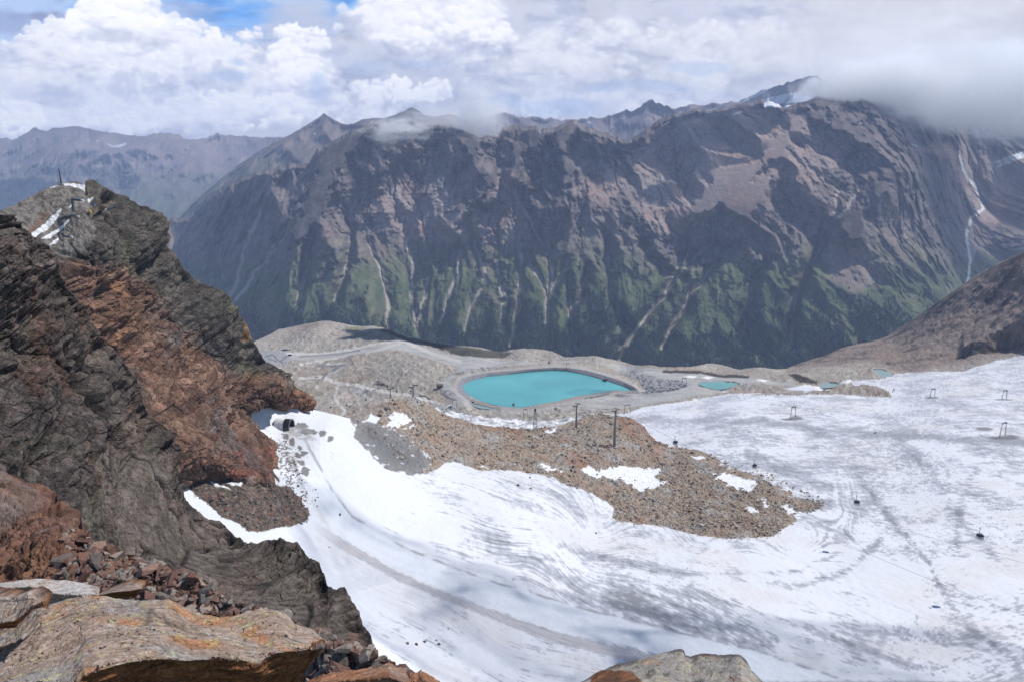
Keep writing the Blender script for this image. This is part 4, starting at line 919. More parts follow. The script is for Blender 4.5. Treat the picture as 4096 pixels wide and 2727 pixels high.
d_, _ = sdline(u, v, D2([(2245,560),(2235,600)]), .6, 9, 3); c = mix(c, C3(.5, .48, .45), sstep(1.0, .3, d_) * .7)
for poly in ([(763,107),(766,101),(772,96.5),(790,94),(805,93),(812,97),(808,100),(797,103),(786,107.5),(775,107)],[(731,115),(737,112),(743,111),(739,114)],[(662,125),(668,122),(671,121.5),(666,124.5)],[(992,163),(1005,157),(1030,149),(1030,155),(1010,163),(996,168),(1000,163)],[(910,144),(914,144),(918,147)],
             [(1012,137),(1015,134),(1017,137)],[(287,172.5),(290,171.5),(289,173)],[(747,158.5),(750,158),(749,160)],[(804,160),(807,160),(806,161.5)],[(780,195),(783,194.5),(782,196)],[(858,123.5),(862,123),(860,124.5)],[(924,126),(928,122),(931,122)]):
    s_ = sdpoly(u, v, poly, .8, 5, 3, lim=12); c = mix(c, C3(.78, .80, .84), sstep(-.3, .35, s_))
c = c * (1 + .5 * fbm2(x / 16, P[..., 2].astype(F32) / 14, 4, 220, .65))[..., None]
o6 = S6.finish('mountain', M_ROCKFAR, c, v < 1e9); tag(o6, kind='structure')
# conifers on the lower slopes: one wood
rs_ = np.random.RandomState(5)
w = (fl * sstep(.3, .8, fl) * (v < 385)).ravel(); pick = rs_.choice(w.size, 30000, p=w / w.sum())
ci, cj = np.unravel_index(pick, u.shape)
def wood(pts, hgt, name, mat):
    n = len(pts); a = np.arange(5) * 2 * np.pi / 5
    ring = np.stack([np.cos(a), np.sin(a), np.zeros(5)], -1)
    V = np.zeros((n, 6, 3)); r = hgt * .2
    V[:, :5] = pts[:, None] + ring[None] * r[:, None, None]; V[:, :5, 2] -= 1.0; V[:, 5] = pts; V[:, 5, 2] += hgt
    F = np.array([[k, (k + 1) % 5, 5] for k in range(5)])
    FF = (F[None] + (np.arange(n) * 6)[:, None, None]).reshape(-1, 3)
    cc = np.repeat((C3(.030, .052, .030)[None] * (0.6 + .9 * rs_.rand(n, 1))), 6, 0)
    return raw_mesh(name, V.reshape(-1, 3), FF, mat, cc, False)
tp = P[ci, cj] + rs_.normal(size=(len(ci), 3)) * np.array([3.0, 4.0, 0])
tp[:, 2] = P[ci, cj][:, 2]
M_TREE = surf_mat('conifer_needles', .9, .1, .3)
tag(wood(tp, 11 + 12 * rs_.rand(len(tp)), 'forest', M_TREE), 'dark green conifer wood covering the lower slopes across the valley', 'forest', kind='stuff')
print('mountain', round(time.time() - T0, 1))
# ---- ridge behind on the left and in the middle
def range_sheet(name, u0, u1, nu, crest, toe, nv, depth, k, reliefs, colf, it=80, back=((0.03, 1.2), (0.15, 6))):
    S = Sheet(u0, u1, nu, crest, toe, nv, depth, back=back); P = S.points(); u, v = S.u, S.v
    x, y = P[..., 0].astype(F32), P[..., 1].astype(F32)
    rel = (reliefs[0] * fbm2(x / 1500, y / 1800, 3, 301) + reliefs[1] * fbm2(x / 420, y / 900, 4, 302, .55, 1) + reliefs[2] * fbm2(x / 140, y / 200, 4, 303, .6)) * sstep(0, 10, v - crest(u))
    dh, A = erode(P, rel, it, k)
    S.D = S.D - np.clip(dh, -600, 500) / (0.7 + KV(v)) * sstep(-.5, 6, v - crest(u)); P = S.points()
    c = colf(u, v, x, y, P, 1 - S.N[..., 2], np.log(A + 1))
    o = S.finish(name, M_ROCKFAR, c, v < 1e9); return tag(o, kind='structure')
C7R = rough(curve([(90,300),(130,262),(160,236),(175,222),(192,204),(212,186),(240,163),(262,149),(280,139),(300,129),(312,121),(320,116),(324,113.6),(330,116),(335,120),(341,122.5),(348,124),(356,122),(361,119.5),(370,118),(378,117),(387,117.5),(396,114),(405,110),(413,107),(420,111),(424,114),(435,116.5),(444,114.5),(452,113.6),(458,116),(465,122),(475,130),(490,140),(510,155)]), 1.6, 12, 72)
D7T = depth_field(dc=[(90,300,8200),(175,222,8300),(240,163,8700),(324,114,9000),(413,107,8600),(465,122,8400),(510,155,8200),(250,200,7600),(300,180,7600),(200,250,7400),(350,180,7500),(300,260,6900),(450,180,7400),(150,280,7600)], lam=1e-3)
def col7(u, v, x, y, P, st, la):
    n = fbm2(x / 500, y / 500, 4, 311); n2 = fbm2(x / 130, y / 160, 4, 312)
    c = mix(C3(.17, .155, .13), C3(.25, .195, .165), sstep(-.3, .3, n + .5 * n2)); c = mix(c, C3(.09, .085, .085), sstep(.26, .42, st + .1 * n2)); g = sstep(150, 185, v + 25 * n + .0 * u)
    c = mix(c, C3(.12, .135, .075), g * .8); c = mix(c, C3(.05, .07, .045), .7 * sstep(205, 235, v + 14 * n2) * sstep(-.2, .2, n2))
    c = mix(c, C3(.30, .25, .21), .4 * sstep(5, 7, la))
    for poly in ([(311,125),(314,124),(313,126)],[(313,134),(316,132),(315,135)],[(398,120),(404,119.5),(403,121)],[(452,124),(458,125),(455,126)]):
        s_ = sdpoly(u, v, poly, .8, 5, 3, lim=12); c = mix(c, C3(.78, .80, .84), sstep(-.3, .35, s_))
    return c
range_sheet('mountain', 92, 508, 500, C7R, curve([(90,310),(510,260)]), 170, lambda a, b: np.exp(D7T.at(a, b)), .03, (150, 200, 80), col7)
C8R = rough(curve([(-60,133),(0,137),(8,138),(15,139),(22,134),(30,130),(35,127),(40,129),(46,130),(56,128),(65,126),(73,124.5),(80,125),(88,127.5),(96,130),(113,131.5),(128,134),(143,136),(152,133),(161,132),(167,133),(174,134),(183,137),(191,139),(205,137),(217,134),(230,135),(243,135.5),(261,136.5),(290,136),(330,132),
 (400,126),(480,118),(496,114),(506.5,112.5),(513,114),(519.6,116.5),(530,117),(535,117),(545,119),(552,116.5),(561,119.5),(572,118.5),(583,118),(590,117),(602,116.5),(610,115),(618,112),(626,108.5),(631,110),(635,109),(640,108),(645,103),(650,99.5),(656,102),(665,105),(671,108),(678,106.5),(686,104.5),(696,103.5),(705,105),(713,101),
 (720,103.5),(728,102),(739,101),(748,97),(756,92),(765,88),(775,86),(783,84),(790,81),(797,78.5),(804,77),(811,75),(817,76),(825,80),(840,86),(870,93),(900,100),(960,108),(1070,122)]), 3.0, 15, 73)
D8T = depth_field(dc=[(-60,133,13500),(0,137,13200),(80,125,13000),(161,132,13500),(243,135,14000),(400,126,14000),(506,112,10800),(602,116,10600),(650,100,10200),(739,101,10400),(811,75,9600),(900,72,9400),(1070,120,9800),
 (0,180,11500),(100,190,11300),(200,190,11500),(300,170,12000),(0,240,9900),(100,240,9900),(200,250,9800),(500,160,9300),(650,150,9000),(800,130,8600),(0,300,9000),(300,260,9600),(600,200,8500),(900,150,8200)], lam=1e-3)
def col8(u, v, x, y, P, st, la):
    n = fbm2(x / 700, y / 700, 4, 321); n2 = fbm2(x / 200, y / 240, 4, 322)
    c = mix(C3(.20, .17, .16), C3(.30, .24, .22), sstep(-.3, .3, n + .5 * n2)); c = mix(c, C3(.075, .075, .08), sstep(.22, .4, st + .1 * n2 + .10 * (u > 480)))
    g = sstep(160, 200, v + 22 * n) * (u < 400); c = mix(c, C3(.12, .135, .08), g * .85); c = mix(c, C3(.07, .09, .06), .6 * g * sstep(210, 245, v + 14 * n2))
    c = mix(c, C3(.30, .26, .23), .4 * sstep(5, 7, la))
    for poly in ([(106,142.5),(112,145.5),(117,145.5),(122,144.5),(127,141.5),(126,144.5),(120,147),(112,147)],[(96,140),(99,140.5),(98,141.5)],[(86,139.5),(90,140),(89,141)],[(8,141),(11,138.5),(10,142)],[(147,157),(151,157),(150,158.5)],[(587,122),(592,121.8),(590,123)],[(543,119),(546,118.8),(545,120)],
        [(741,102),(750,97),(757,92),(770,87),(768,90),(757,96),(747,101)],[(800,92),(805,86),(809,79),(813,77),(818,78),(817,84),(815,89),(808,92)],[(757,101),(770,97),(790,93),(812,90),(830,88),(830,99),(780,104)]):
        s_ = sdpoly(u, v, poly, .8, 5, 3, lim=12); c = mix(c, C3(.74, .77, .83), sstep(-.3, .35, s_))
    return c
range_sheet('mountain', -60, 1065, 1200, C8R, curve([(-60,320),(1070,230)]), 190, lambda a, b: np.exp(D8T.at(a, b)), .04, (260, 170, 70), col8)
print('ranges', round(time.time() - T0, 1))
# valley floor, one sheet to the horizon
gx = np.linspace(-40000, 40000, 81); GX, GY = np.meshgrid(gx, gx + 30000)
V = np.stack([GX, GY, -1500 + 0 * GX], -1)
tag(raw_mesh('ground', V.reshape(-1, 3), grid_faces(81, 81).reshape(-1, 4)[:, ::-1], M_ROCKFAR, np.full((81 * 81, 3), .10, F32) * C3(.8, 1, .6)), kind='structure')
HAZE, HZTOP = 4.6e-5, 960.0
# air
hz = bmesh.new(); bmesh.ops.create_cube(hz, size=1)
for t in hz.verts: t.co = Vector((t.co.x * 44000, 7000 + t.co.y * 15400 * (1) + 0, -1502 + (t.co.z + .5) * (HZTOP + 1502)))
me = bpy.data.meshes.new('haze'); hz.to_mesh(me); hz.free()
hm = bpy.data.materials.new('air'); hm.use_nodes = True; nt = hm.node_tree; nt.nodes.remove(nt.nodes['Principled BSDF'])
pv = nt.nodes.new('ShaderNodeVolumePrincipled'); pv.inputs['Color'].default_value = (.56, .69, 1.0, 1); pv.inputs['Density'].default_value = HAZE; pv.inputs['Anisotropy'].default_value = 0.0
nt.links.new(pv.outputs[0], nt.nodes['Material Output'].inputs['Volume']); me.materials.append(hm)
ho = bpy.data.objects.new('haze', me); COL.objects.link(ho); tag(ho, 'thin blue mountain air filling the whole valley', 'haze', kind='stuff')
# ================================================================== sky backdrop far beyond the mountains
def cloud_image(u, v):
    """light of the sky by direction; heaped clouds are built up puff over puff"""
    u = u.astype(F32); v = v.astype(F32); rg = np.random.RandomState(12)
    w1 = fbm2(u / 90, v / 60, 5, 401, .6); w2 = fbm2(u / 90 + 7, v / 60, 5, 402, .6); f1 = fbm2(u / 9, v / 8, 4, 403, .6); f2 = fbm2(u / 9 + 4, v / 8, 4, 404, .6)
    blue = mix(C3(.50, .68, .90), C3(.68, .78, .915), sstep(-10, 70, v + 20 * w1))
    blue = mix(blue, C3(.765, .81, .90), .85 * sstep(-.25, .3, fbm2(u / 120 + .5 * w1, v / 26, 4, 405) + .25 - .9 * np.exp(-((u - 345) / 22) ** 2 - ((v - 4) / 14) ** 2)))
    lay = fbm2(u / 100 + .6 * w1, v / 34, 5, 406, .58); lay2 = fbm2(u / 34 + w1, v / 20 + w2, 5, 407, .6)
    C = blue.copy()
    def put(poly_c, a, tone):
        nonlocal C
        C = mix(C, tone, a)
    # even cloud over the right half, fading out towards the blue gaps on the left
    left_c = curve([(-200,60),(0,50),(60,46),(100,20),(170,40),(240,44),(300,38),(335,34),(350,14),(365,-12),(400,-60),(1300,-80)])(u)
    a = sstep(-12, 12, v - left_c + 10 * w2 + 4 * f1)
    g = .825 + .055 * lay + .03 * lay2
    put(None, a, np.stack([g * .975, g * .985, g * 1.03], -1))
    # grey and violet veils on the blue
    for cu, cv, ru, rv, am, t in ((295,24,38,26,.75,(.755,.77,.83)),(2,22,34,14,.6,(.62,.655,.76)),(44,14,20,5,.7,(.64,.66,.75)),(322,12,30,14,.5,(.76,.78,.84)),(70,18,18,6,.35,(.68,.70,.78))):
        put(None, am * sstep(.15, .75, np.exp(-((u + 16 * w1 - cu) / ru) ** 2 - ((v + 10 * w2 - cv) / rv) ** 2) + .18 * lay2), C3(*t))
    du = (u[0, -1] - u[0, 0]) / (u.shape[1] - 1); dv = (v[-1, 0] - v[0, 0]) / (v.shape[0] - 1); u0, v0 = u[0, 0], v[0, 0]
    def puff(cx, cy, r, top, low, soft, am):
        nonlocal C
        i0 = int(max(0, (cx - 1.6 * r - u0) / du)); i1 = int(min(u.shape[1], (cx + 1.6 * r - u0) / du + 1)); j0 = int(max(0, (cy - 1.6 * r - v0) / dv)); j1 = int(min(u.shape[0], (cy + 1.6 * r - v0) / dv + 1))
        if i1 - i0 < 2 or j1 - j0 < 2: return
        s = (slice(j0, j1), slice(i0, i1)); k = min(r * .55, 4.5)
        x = (u[s] - cx + k * f1[s] + .35 * r * w1[s]) / r; y = (v[s] - cy + k * f2[s] + .35 * r * w2[s]) / (r * .86)
        d = np.sqrt(x * x + y * y)
        al = sstep(1.0, 1.0 - soft, d) * sstep(1.05, -.25, y) * am
        sh = np.clip(.55 - .42 * y + .16 * x - .25 * (d - .6) * (y > 0), 0, 1)
        sh = sh + .10 * sstep(.72, .95, d) * (y < 0)
        c = low + (top - low) * np.clip(sh, 0, 1.1)[..., None]
        C[s] = C[s] * (1 - al[..., None]) + c * al[..., None]
    W = C3(.945, .945, .958); Wb = C3(.975, .972, .975); G_ = C3(.765, .775, .835); Gl = C3(.83, .84, .885); Gd = C3(.69, .71, .785)
    masses = [   # centre, half sizes, count, radii, top tone, low tone, softness, cover
     (640,20,190,40,70,(16,34),Gl,Gd + .04,.8,.35),(660,52,180,26,110,(9,22),W * .985,G_,.6,.42),(560,88,110,24,80,(8,18),W * .97,G_ + .03,.6,.35),(740,80,90,26,60,(8,20),W * .97,Gl,.7,.35),
     (420,22,72,34,90,(11,24),W,G_,.45,.8),(400,62,90,16,60,(9,18),Gl,Gd,.6,.7),(455,40,60,26,60,(7,16),Wb,G_,.4,.7),(400,92,56,12,70,(4,10),Wb,Gl,.35,.85),(310,60,24,20,26,(8,16),Gl,Gd + .03,.6,.6),
     (75,92,110,38,100,(12,26),W,G_,.45,.8),(260,88,80,34,80,(9,20),W,G_,.45,.75),(120,45,60,34,80,(11,24),Wb,G_ + .03,.35,.9),(115,16,26,16,26,(8,15),Wb,Gl,.28,.95),(82,12,12,8,10,(4,8),Wb,Gl,.3,.9),
     (50,42,26,18,26,(8,14),W,G_,.4,.85),(195,40,26,14,26,(6,12),Wb,G_,.3,.9),(160,66,90,30,90,(8,18),W,G_ + .02,.4,.75),(40,70,50,26,50,(8,18),W * .99,G_,.5,.7),(180,86,70,20,50,(5,12),Gl,Gd + .04,.5,.55),
     (295,60,24,34,60,(6,13),Wb,G_ + .03,.35,.85),(252,34,10,7,8,(4,8),Wb,G_,.35,.8),(312,40,16,12,18,(4,9),Wb,G_,.35,.8),(240,112,70,18,90,(5,13),Wb,Gl,.35,.85),(160,118,90,16,80,(5,12),W,G_ + .02,.45,.75),(16,120,26,16,44,(5,12),Wb,Gl,.3,.95),
     (350,112,50,12,40,(4,10),W,Gl,.45,.7),(530,110,18,8,26,(3,7),Wb,Gl,.3,.9),(548,114,10,5,12,(3,5),Wb,Gl,.3,.9),(500,106,12,6,12,(3,6),W,Gl,.4,.6),(620,102,90,12,60,(5,12),W * .98,Gl,.6,.45),(450,50,40,12,26,(5,12),Gl,Gd,.6,.5)]
    for cx, cy, hx, hy, n, (r0, r1), top, low, soft, am in masses:
        t = rg.rand(n) * 6.283; q = np.sqrt(rg.rand(n)); xs = cx + hx * q * np.cos(t); ys = cy + hy * q * np.sin(t); rs = r0 + (r1 - r0) * rg.rand(n) ** 1.6
        for i in np.argsort(ys - .5 * rs):
            m_ = .86 + .28 * rg.rand(); puff(xs[i], ys[i], rs[i], np.minimum(top * (1.0 + .02 * (m_ - 1)), 1), low * (.985 + .03 * rg.rand()), soft, am)
            for _ in range(3 if rs[i] > 7 else 1):                       # smaller heads on the rim
                an = -1.57 + rg.normal() * .9; rr_ = rs[i] * (.28 + .25 * rg.rand())
                puff(xs[i] + rs[i] * .8 * math.cos(an), ys[i] + rs[i] * .7 * math.sin(an), rr_, top, .5 * (low + top), soft, am)
    # broad grey undersides and blue chinks
    sh = fbm2(u / 70 + .4 * w1, v / 26 + .4 * w2, 5, 421, .6)
    C = mix(C, C * C3(.86, .875, .915), .8 * sstep(-.02, .42, sh))
    for cu, cv, ru, rv, a_ in ((560,106,50,10,.5),(610,88,26,6,.4),(365,66,22,8,.3),(700,66,40,8,.35),(225,76,26,7,.45),(236,62,12,4,.4),(505,100,22,7,.4),(420,62,34,6,.3),(660,86,30,6,.35),(320,86,9,16,.4)):
        C = mix(C, C3(.66, .74, .86), a_ * sstep(.2, .8, np.exp(-((u + 14 * w1 - cu) / ru) ** 2 - ((v + 8 * w2 - cv) / rv) ** 2) + .25 * lay2))
    # smooth bank on the right
    b_ = sstep(690, 850, u + 40 * w1 + .5 * (v - 60)); t_ = .835 + .045 * lay + .02 * lay2 + .05 * np.exp(-((u - 900) / 90) ** 2 - ((v - 45) / 40) ** 2)
    C = mix(C, np.stack([t_ * .985, t_ * .99, t_ * 1.025], -1), b_ * .92)
    C = .875 + (C - .875) * 1.32
    return np.clip(C, 0, 1) ** 2.2
uu, vv = np.meshgrid(np.linspace(-160, 1184, 1500), np.linspace(-90, 250, 420))
cl = cloud_image(uu, vv)
R = 30000.0
dirs = unproj(uu, vv, 1.0) - np.array([0, 0, CAMZ]); dirs /= np.linalg.norm(dirs, axis=-1, keepdims=True)
V = dirs * R; V[..., 2] += CAMZ
ms = bpy.data.materials.new('sky_light'); ms.use_nodes = True; nt = ms.node_tree; nt.nodes.remove(nt.nodes['Principled BSDF'])
em = nt.nodes.new('ShaderNodeEmission'); at = nt.nodes.new('ShaderNodeAttribute'); at.attribute_name = 'Col'
nt.links.new(at.outputs['Color'], em.inputs[0]); nt.links.new(em.outputs[0], nt.nodes['Material Output'].inputs['Surface'])
em.inputs[1].default_value = SKYGAIN
o = raw_mesh('sky', V.reshape(-1, 3), grid_faces(*uu.shape).reshape(-1, 4), ms, cl.reshape(-1, 3), lit=False); tag(o, kind='structure')
print('sky', round(time.time() - T0, 1))
# ================================================================== OBJECTS: foreground slabs
def slab(name, u0, u1, nu, top, lip, bot, dtop, dlip, dbot, mat, colf, amp=.02, nt=120, nf=70, seed=0, thick=.5, lam=.012):
    """one broken slab: back, upper face, lip, broken front face and underside, closed all round"""
    u = np.linspace(u0, u1, nu); vt, vl, vb = top(u), lip(u), bot(u)
    vl = np.maximum(vl, vt + .05); vb = np.maximum(vb, vl + .05)
    Dt = dtop(u) if callable(dtop) else np.full(nu, dtop); Dl = dlip(u) if callable(dlip) else np.full(nu, dlip); Db = dbot(u) if callable(dbot) else np.full(nu, dbot)
    rows = []; uv = []; part = []
    for t in np.linspace(0, 1, nt):
        K = KV(vt) * (1 - t) + KV(vl) * t
        v_ = vt * (1 - t) + vl * t; rows.append(unproj(u, v_, Dt + (Dl - Dt) * t ** .9)); uv.append(v_); part.append(0)
    for t in np.linspace(0, 1, nf)[1:]:
        v_ = vl * (1 - t) + vb * t; rows.append(unproj(u, v_, Dl + (Db - Dl) * t)); uv.append(v_); part.append(1)
    low = rows[-1]; back = rows[0].copy()
    w = np.minimum(1, np.minimum(u - u0, u1 - u) / max(1e-6, (u1 - u0) * .06))
    back2 = back.copy(); back2[:, 1] += .10 * w; back2[:, 2] -= thick * .4 * w; back3 = back.copy(); back3[:, 1] += .05 * w; back3[:, 2] -= thick * w
    for b in (low * .6 + back3 * .4, back3, back2):
        rows.append(b); uv.append(vb); part.append(2)
    P = np.array(rows); V_ = np.array(uv); pt = np.array(part)[:, None] + 0 * u[None]
    U_ = np.broadcast_to(u, V_.shape)
    N = grid_normals(P)
    if (N[:nt] * (np.array([0, 0, CAMZ]) - P[:nt])).sum(-1).mean() < 0: N = -N
    Q = (P.astype(F32) @ ROT.T)
    h, cr, rs = rock_relief(P - np.array([0, 0, 350]), (.45, .16, .06), (amp * 2.2, amp, amp * .4), seed, (.6, .8, 1.7))
    lamn = fbm3(Q / np.array([.35, .22, lam * 2.2], F32), 4, seed + 3)
    N = N / (np.linalg.norm(N, axis=-1, keepdims=True) + 1e-9)
    stp = np.floor((fbm3(Q / np.array([.5, .3, .07], F32), 3, seed + 6) + 1) * 5); stf = (fbm3(Q / np.array([.5, .3, .07], F32), 3, seed + 6) + 1) * 5 - stp
    lamn = lamn + .9 * (sstep(.0, .18, stf) - .5)
    edge_ = sstep(.10, .0, stf)
    k = (.45 + .55 * (pt == 1))[..., None]
    P = P + N * (h[..., None] * k * 1.0 + (lamn * amp * .55)[..., None])
    c = colf(U_, V_, P, pt, lamn, np.maximum(cr, .6 * edge_), rs)
    M_, N_ = V_.shape
    i = np.arange(M_ * N_).reshape(M_, N_); i = np.vstack([i, i[:1]])
    F = np.stack([i[:-1, :-1], i[1:, :-1], i[1:, 1:], i[:-1, 1:]], -1).reshape(-1, 4)
    return raw_mesh(name, P.reshape(-1, 3), F, mat, c.reshape(-1, 3), True)
def spots(U, V, P, dens, size, seed, lo=.0):
    q = P[..., :3] / size; h, e, r = cells(q, seed)
    n = fbm3(P / (size * 6), 3, seed + 2)
    return sstep(lo, lo + .12, n) * (r > 1 - dens) * sstep(.18, .34, e + .5 * perlin3(P / (size * .35), 3))
def col_pale(rusty=.3, dark=.1, warm=1.0, lich=.5, white=0):
    def f(U, V, P, pt, lam, cr, rs):
        n = fbm3(P / .35, 4, 61); n2 = fbm3(P / .07, 4, 62); n3 = fbm3(P / .012, 3, 63); Q = P.astype(F32) @ ROT.T; st = fbm3(Q / np.array([.30, .12, .016], F32), 5, 64, .62)
        c = mix(C3(.34, .235, .175) * warm, C3(.44, .35, .29), sstep(-.35, .4, st)); c = mix(c, C3(.30, .29, .28), .75 * sstep(-.05, .35, n + .4 * st))
        c = mix(c, C3(.42, .19, .075), rusty * 1.6 * sstep(.08, .32, fbm3(P / .22 + 4, 3, 65) + .2 * st)); c = mix(c, C3(.09, .075, .07), .8 * sstep(.22, .5, st * .8 + n2 * .6))
        c = mix(c, C3(.47, .46, .17), lich * spots(U, V, P, .30, .020, 66, -.05)); c = mix(c, C3(.02, .02, .02), spots(U, V, P, .22, .016, 67, .02)); c = mix(c, C3(.55, .54, .52), .6 * spots(U, V, P, .3, .013, 68, .05))
        if white: c = mix(c, C3(.60, .575, .56), .72 * sstep(-.5, .2, n))
        fc = mix(C3(.16, .062, .028), C3(.34, .14, .05), sstep(-.3, .35, st)); fc = mix(fc, C3(.42, .23, .09), .5 * sstep(.15, .4, n2 + .4 * n)); fc = mix(fc, C3(.05, .03, .022), .8 * sstep(.08, .4, -st + .5 * n2))
        if white: fc = mix(c, fc, .35)
        c = mix(c, fc, (pt >= 1).astype(float)); c = c * (1 + .4 * n3 + .2 * n2 + .15 * (rs[1] - .5))[..., None]
        return mix(c, C3(.02, .016, .014), cr * .6)
    return f
slab_main = slab('rock_slab', -30, 326, 700, curve([(-30,640),(0,630),(15,624),(30,614),(42,606),(66,600),(96,596.8),(109,596.5),(116,598),(140,598),(170,601),(187.6,609.6),(195,613),(219,616.5),(240,616),(259.6,611.5),(274.7,613.6),(284,619),(292,627),(310,632),(320,639),(326,643)]),
  curve([(-30,700),(60,690),(78,682),(85.5,674),(100,669.5),(115,665),(131,661),(150,658.5),(166,658),(185,660),(200,659),(219,656.5),(249,660),(258.5,661),(276,652),(302.5,649.5),(326,643.5)]), curve([(-30,730),(290,712),(302,683),(312,663),(322,652),(326,644)]),
  curve([(-30,3.25),(150,3.45),(326,3.5)]), curve([(-30,2.35),(100,2.5),(326,3.15)]), curve([(-30,2.5),(100,2.75),(326,3.3)]), M_NEAR, col_pale(.5, .1, .9, .8), .028, 260, 130, 71, .22, .009)
tag(slab_main, 'broad pale slab of layered rock with rusty broken front edge and yellow lichen, nearest the viewer', 'rock slab')
o = slab('boulder', -30, 95.5, 300, curve([(-30,585),(0,582),(17.5,580),(42,578.4),(54,579.6),(75,580.8),(87,583.2),(91,587),(95.5,594)]), curve([(-30,590),(0,589),(30,586),(40,590),(60,594),(80,594.5),(95.5,594.3)]), curve([(-30,595),(0,594),(22,591),(30,589.8),(37,594),(42,601),(74,599.8),(91,597.5),(95.5,595)]),
  4.1, 3.9, 3.95, M_NEAR, col_pale(.0, .1, 1.0, .0, 1), .012, 90, 60, 72, .2)
tag(o, 'long whitish grey boulder with black lichen dots lying behind the big slab', 'boulder')
o = slab('boulder', -30, 43, 220, curve([(-30,590),(0,594.5),(13,596),(28,591),(35,594.7),(43,602)]), curve([(-30,625),(0,622.5),(15,620),(26,613),(33,606.5),(43,603)]), curve([(-30,630),(0,627.5),(15,626),(24.4,619),(32,609.8),(43,604)]), 3.0, 2.85, 2.9, M_NEAR, col_pale(.2, .1, .82, .05), .013, 90, 60, 73, .08)
tag(o, 'blocky brown boulder wedged at the left edge between the whitish boulder and the big slab', 'boulder')
o = slab('rock_shard', 94.5, 142, 160, curve([(94.5,595.8),(113,588),(126.5,583.4),(141,586),(142,587.5)]), curve([(94.5,596),(113,591.5),(130,590),(141,588),(142,588)]), curve([(94.5,596.6),(116,598),(136,597),(141,589),(142,588.6)]), 4.3, 4.1, 4.2, M_NEAR, col_pale(.15, .1, .85, .3), .008, 60, 40, 74, .05)
tag(o, 'flat pointed shard of grey rock resting behind the middle of the big slab', 'rock shard')
def col_rust(U, V, P, pt, lam, cr, rs):
    Q = P.astype(F32) @ ROT.T; st = fbm3(Q / np.array([.4, .2, .03], F32), 5, 64, .62); n3 = fbm3(P / .02, 3, 63); n = fbm3(P / .3, 3, 69)
    c = mix(C3(.22, .085, .04), C3(.40, .20, .11), sstep(-.35, .35, st)); c = mix(c, C3(.30, .24, .20), .7 * sstep(.0, .35, n)); c = c * (1 + .3 * n3 + .3 * (rs[1] - .5))[..., None]
    return mix(c, C3(.02, .015, .012), cr * .8)
o = slab('rock_slab', 298, 410, 260, curve([(298,690),(310,679),(323,673.6),(343,669),(374,667),(389,662.3),(395,666.5),(405,671),(410,682)]), curve([(298,692),(343,680),(389,676),(410,684)]), curve([(298,705),(410,712)]), 4.9, 4.6, 4.7, M_NEAR, col_rust, .02, 90, 60, 75)
tag(o, 'rust orange slab at the bottom edge right of the big pale slab', 'rock slab')
o = slab('boulder', 407, 440, 120, curve([(407,690),(409.7,672.5),(414,671),(423,670.5),(431,675),(438.7,681),(440,690)]), curve([(407,691),(425,684),(440,692)]), curve([(407,705),(440,705)]), 5.2, 5.0, 5.05, M_NEAR, col_rust, .015, 50, 40, 76)
tag(o, 'small dark red boulder at the end of the rocks against the snow', 'boulder')
def col_lich(U, V, P, pt, lam, cr, rs):
    Q = P.astype(F32) @ ROT.T; st = fbm3(Q / np.array([.16, .10, .02], F32), 5, 64, .65); n = fbm3(P / .16, 4, 71); n3 = fbm3(P / .008, 3, 63)
    c = mix(C3(.28, .255, .235), C3(.40, .36, .32), sstep(-.3, .35, st)); c = mix(c, C3(.05, .045, .05), .85 * sstep(.08, .3, n * .5 + st * .6)); c = mix(c, C3(.42, .40, .20), .6 * spots(U, V, P, .4, .014, 66, -.2))
    c = mix(c, C3(.36, .20, .11), .6 * sstep(.12, .35, fbm3(P / .1 + 3, 3, 72))); c = mix(c, C3(.05, .045, .06), sstep(4.5, .8, V - G_TOP(U)) * .8 * sstep(-.4, .1, n))
    k = sdpoly(U, V, [(592,690),(590,678),(598,671),(606,669),(622,669),(634,673),(641,680),(645,690)], 2, 8, 3, lim=30); c = mix(c, mix(C3(.10, .045, .022), C3(.24, .10, .04), sstep(-.2, .3, st)), sstep(-1, 1, k))
    return c * (1 + .3 * n3)[..., None]
G_TOP = curve([(572,690),(580,681.5),(590,676.5),(598,671),(606.5,668),(620.6,663),(641,658),(656,654),(671,650),(681,647.8),(683.6,649),(685,654),(691,656),(701,652),(711,652.6),(721.5,654),(736.6,653.3),(741,654),(746.7,660),(751.7,669),(758,675.5),(766,684),(772,692)])
o = slab('boulder', 572, 772, 420, G_TOP, curve([(572,691),(640,705),(700,708),(772,694)]), curve([(572,700),(772,712)]), curve([(572,2.6),(700,2.75),(772,2.6)]), 2.3, 2.35, M_NEAR, col_lich, .009, 160, 40, 77)
tag(o, 'lichen spotted grey boulder poking up at the bottom centre in front of the snow', 'boulder')
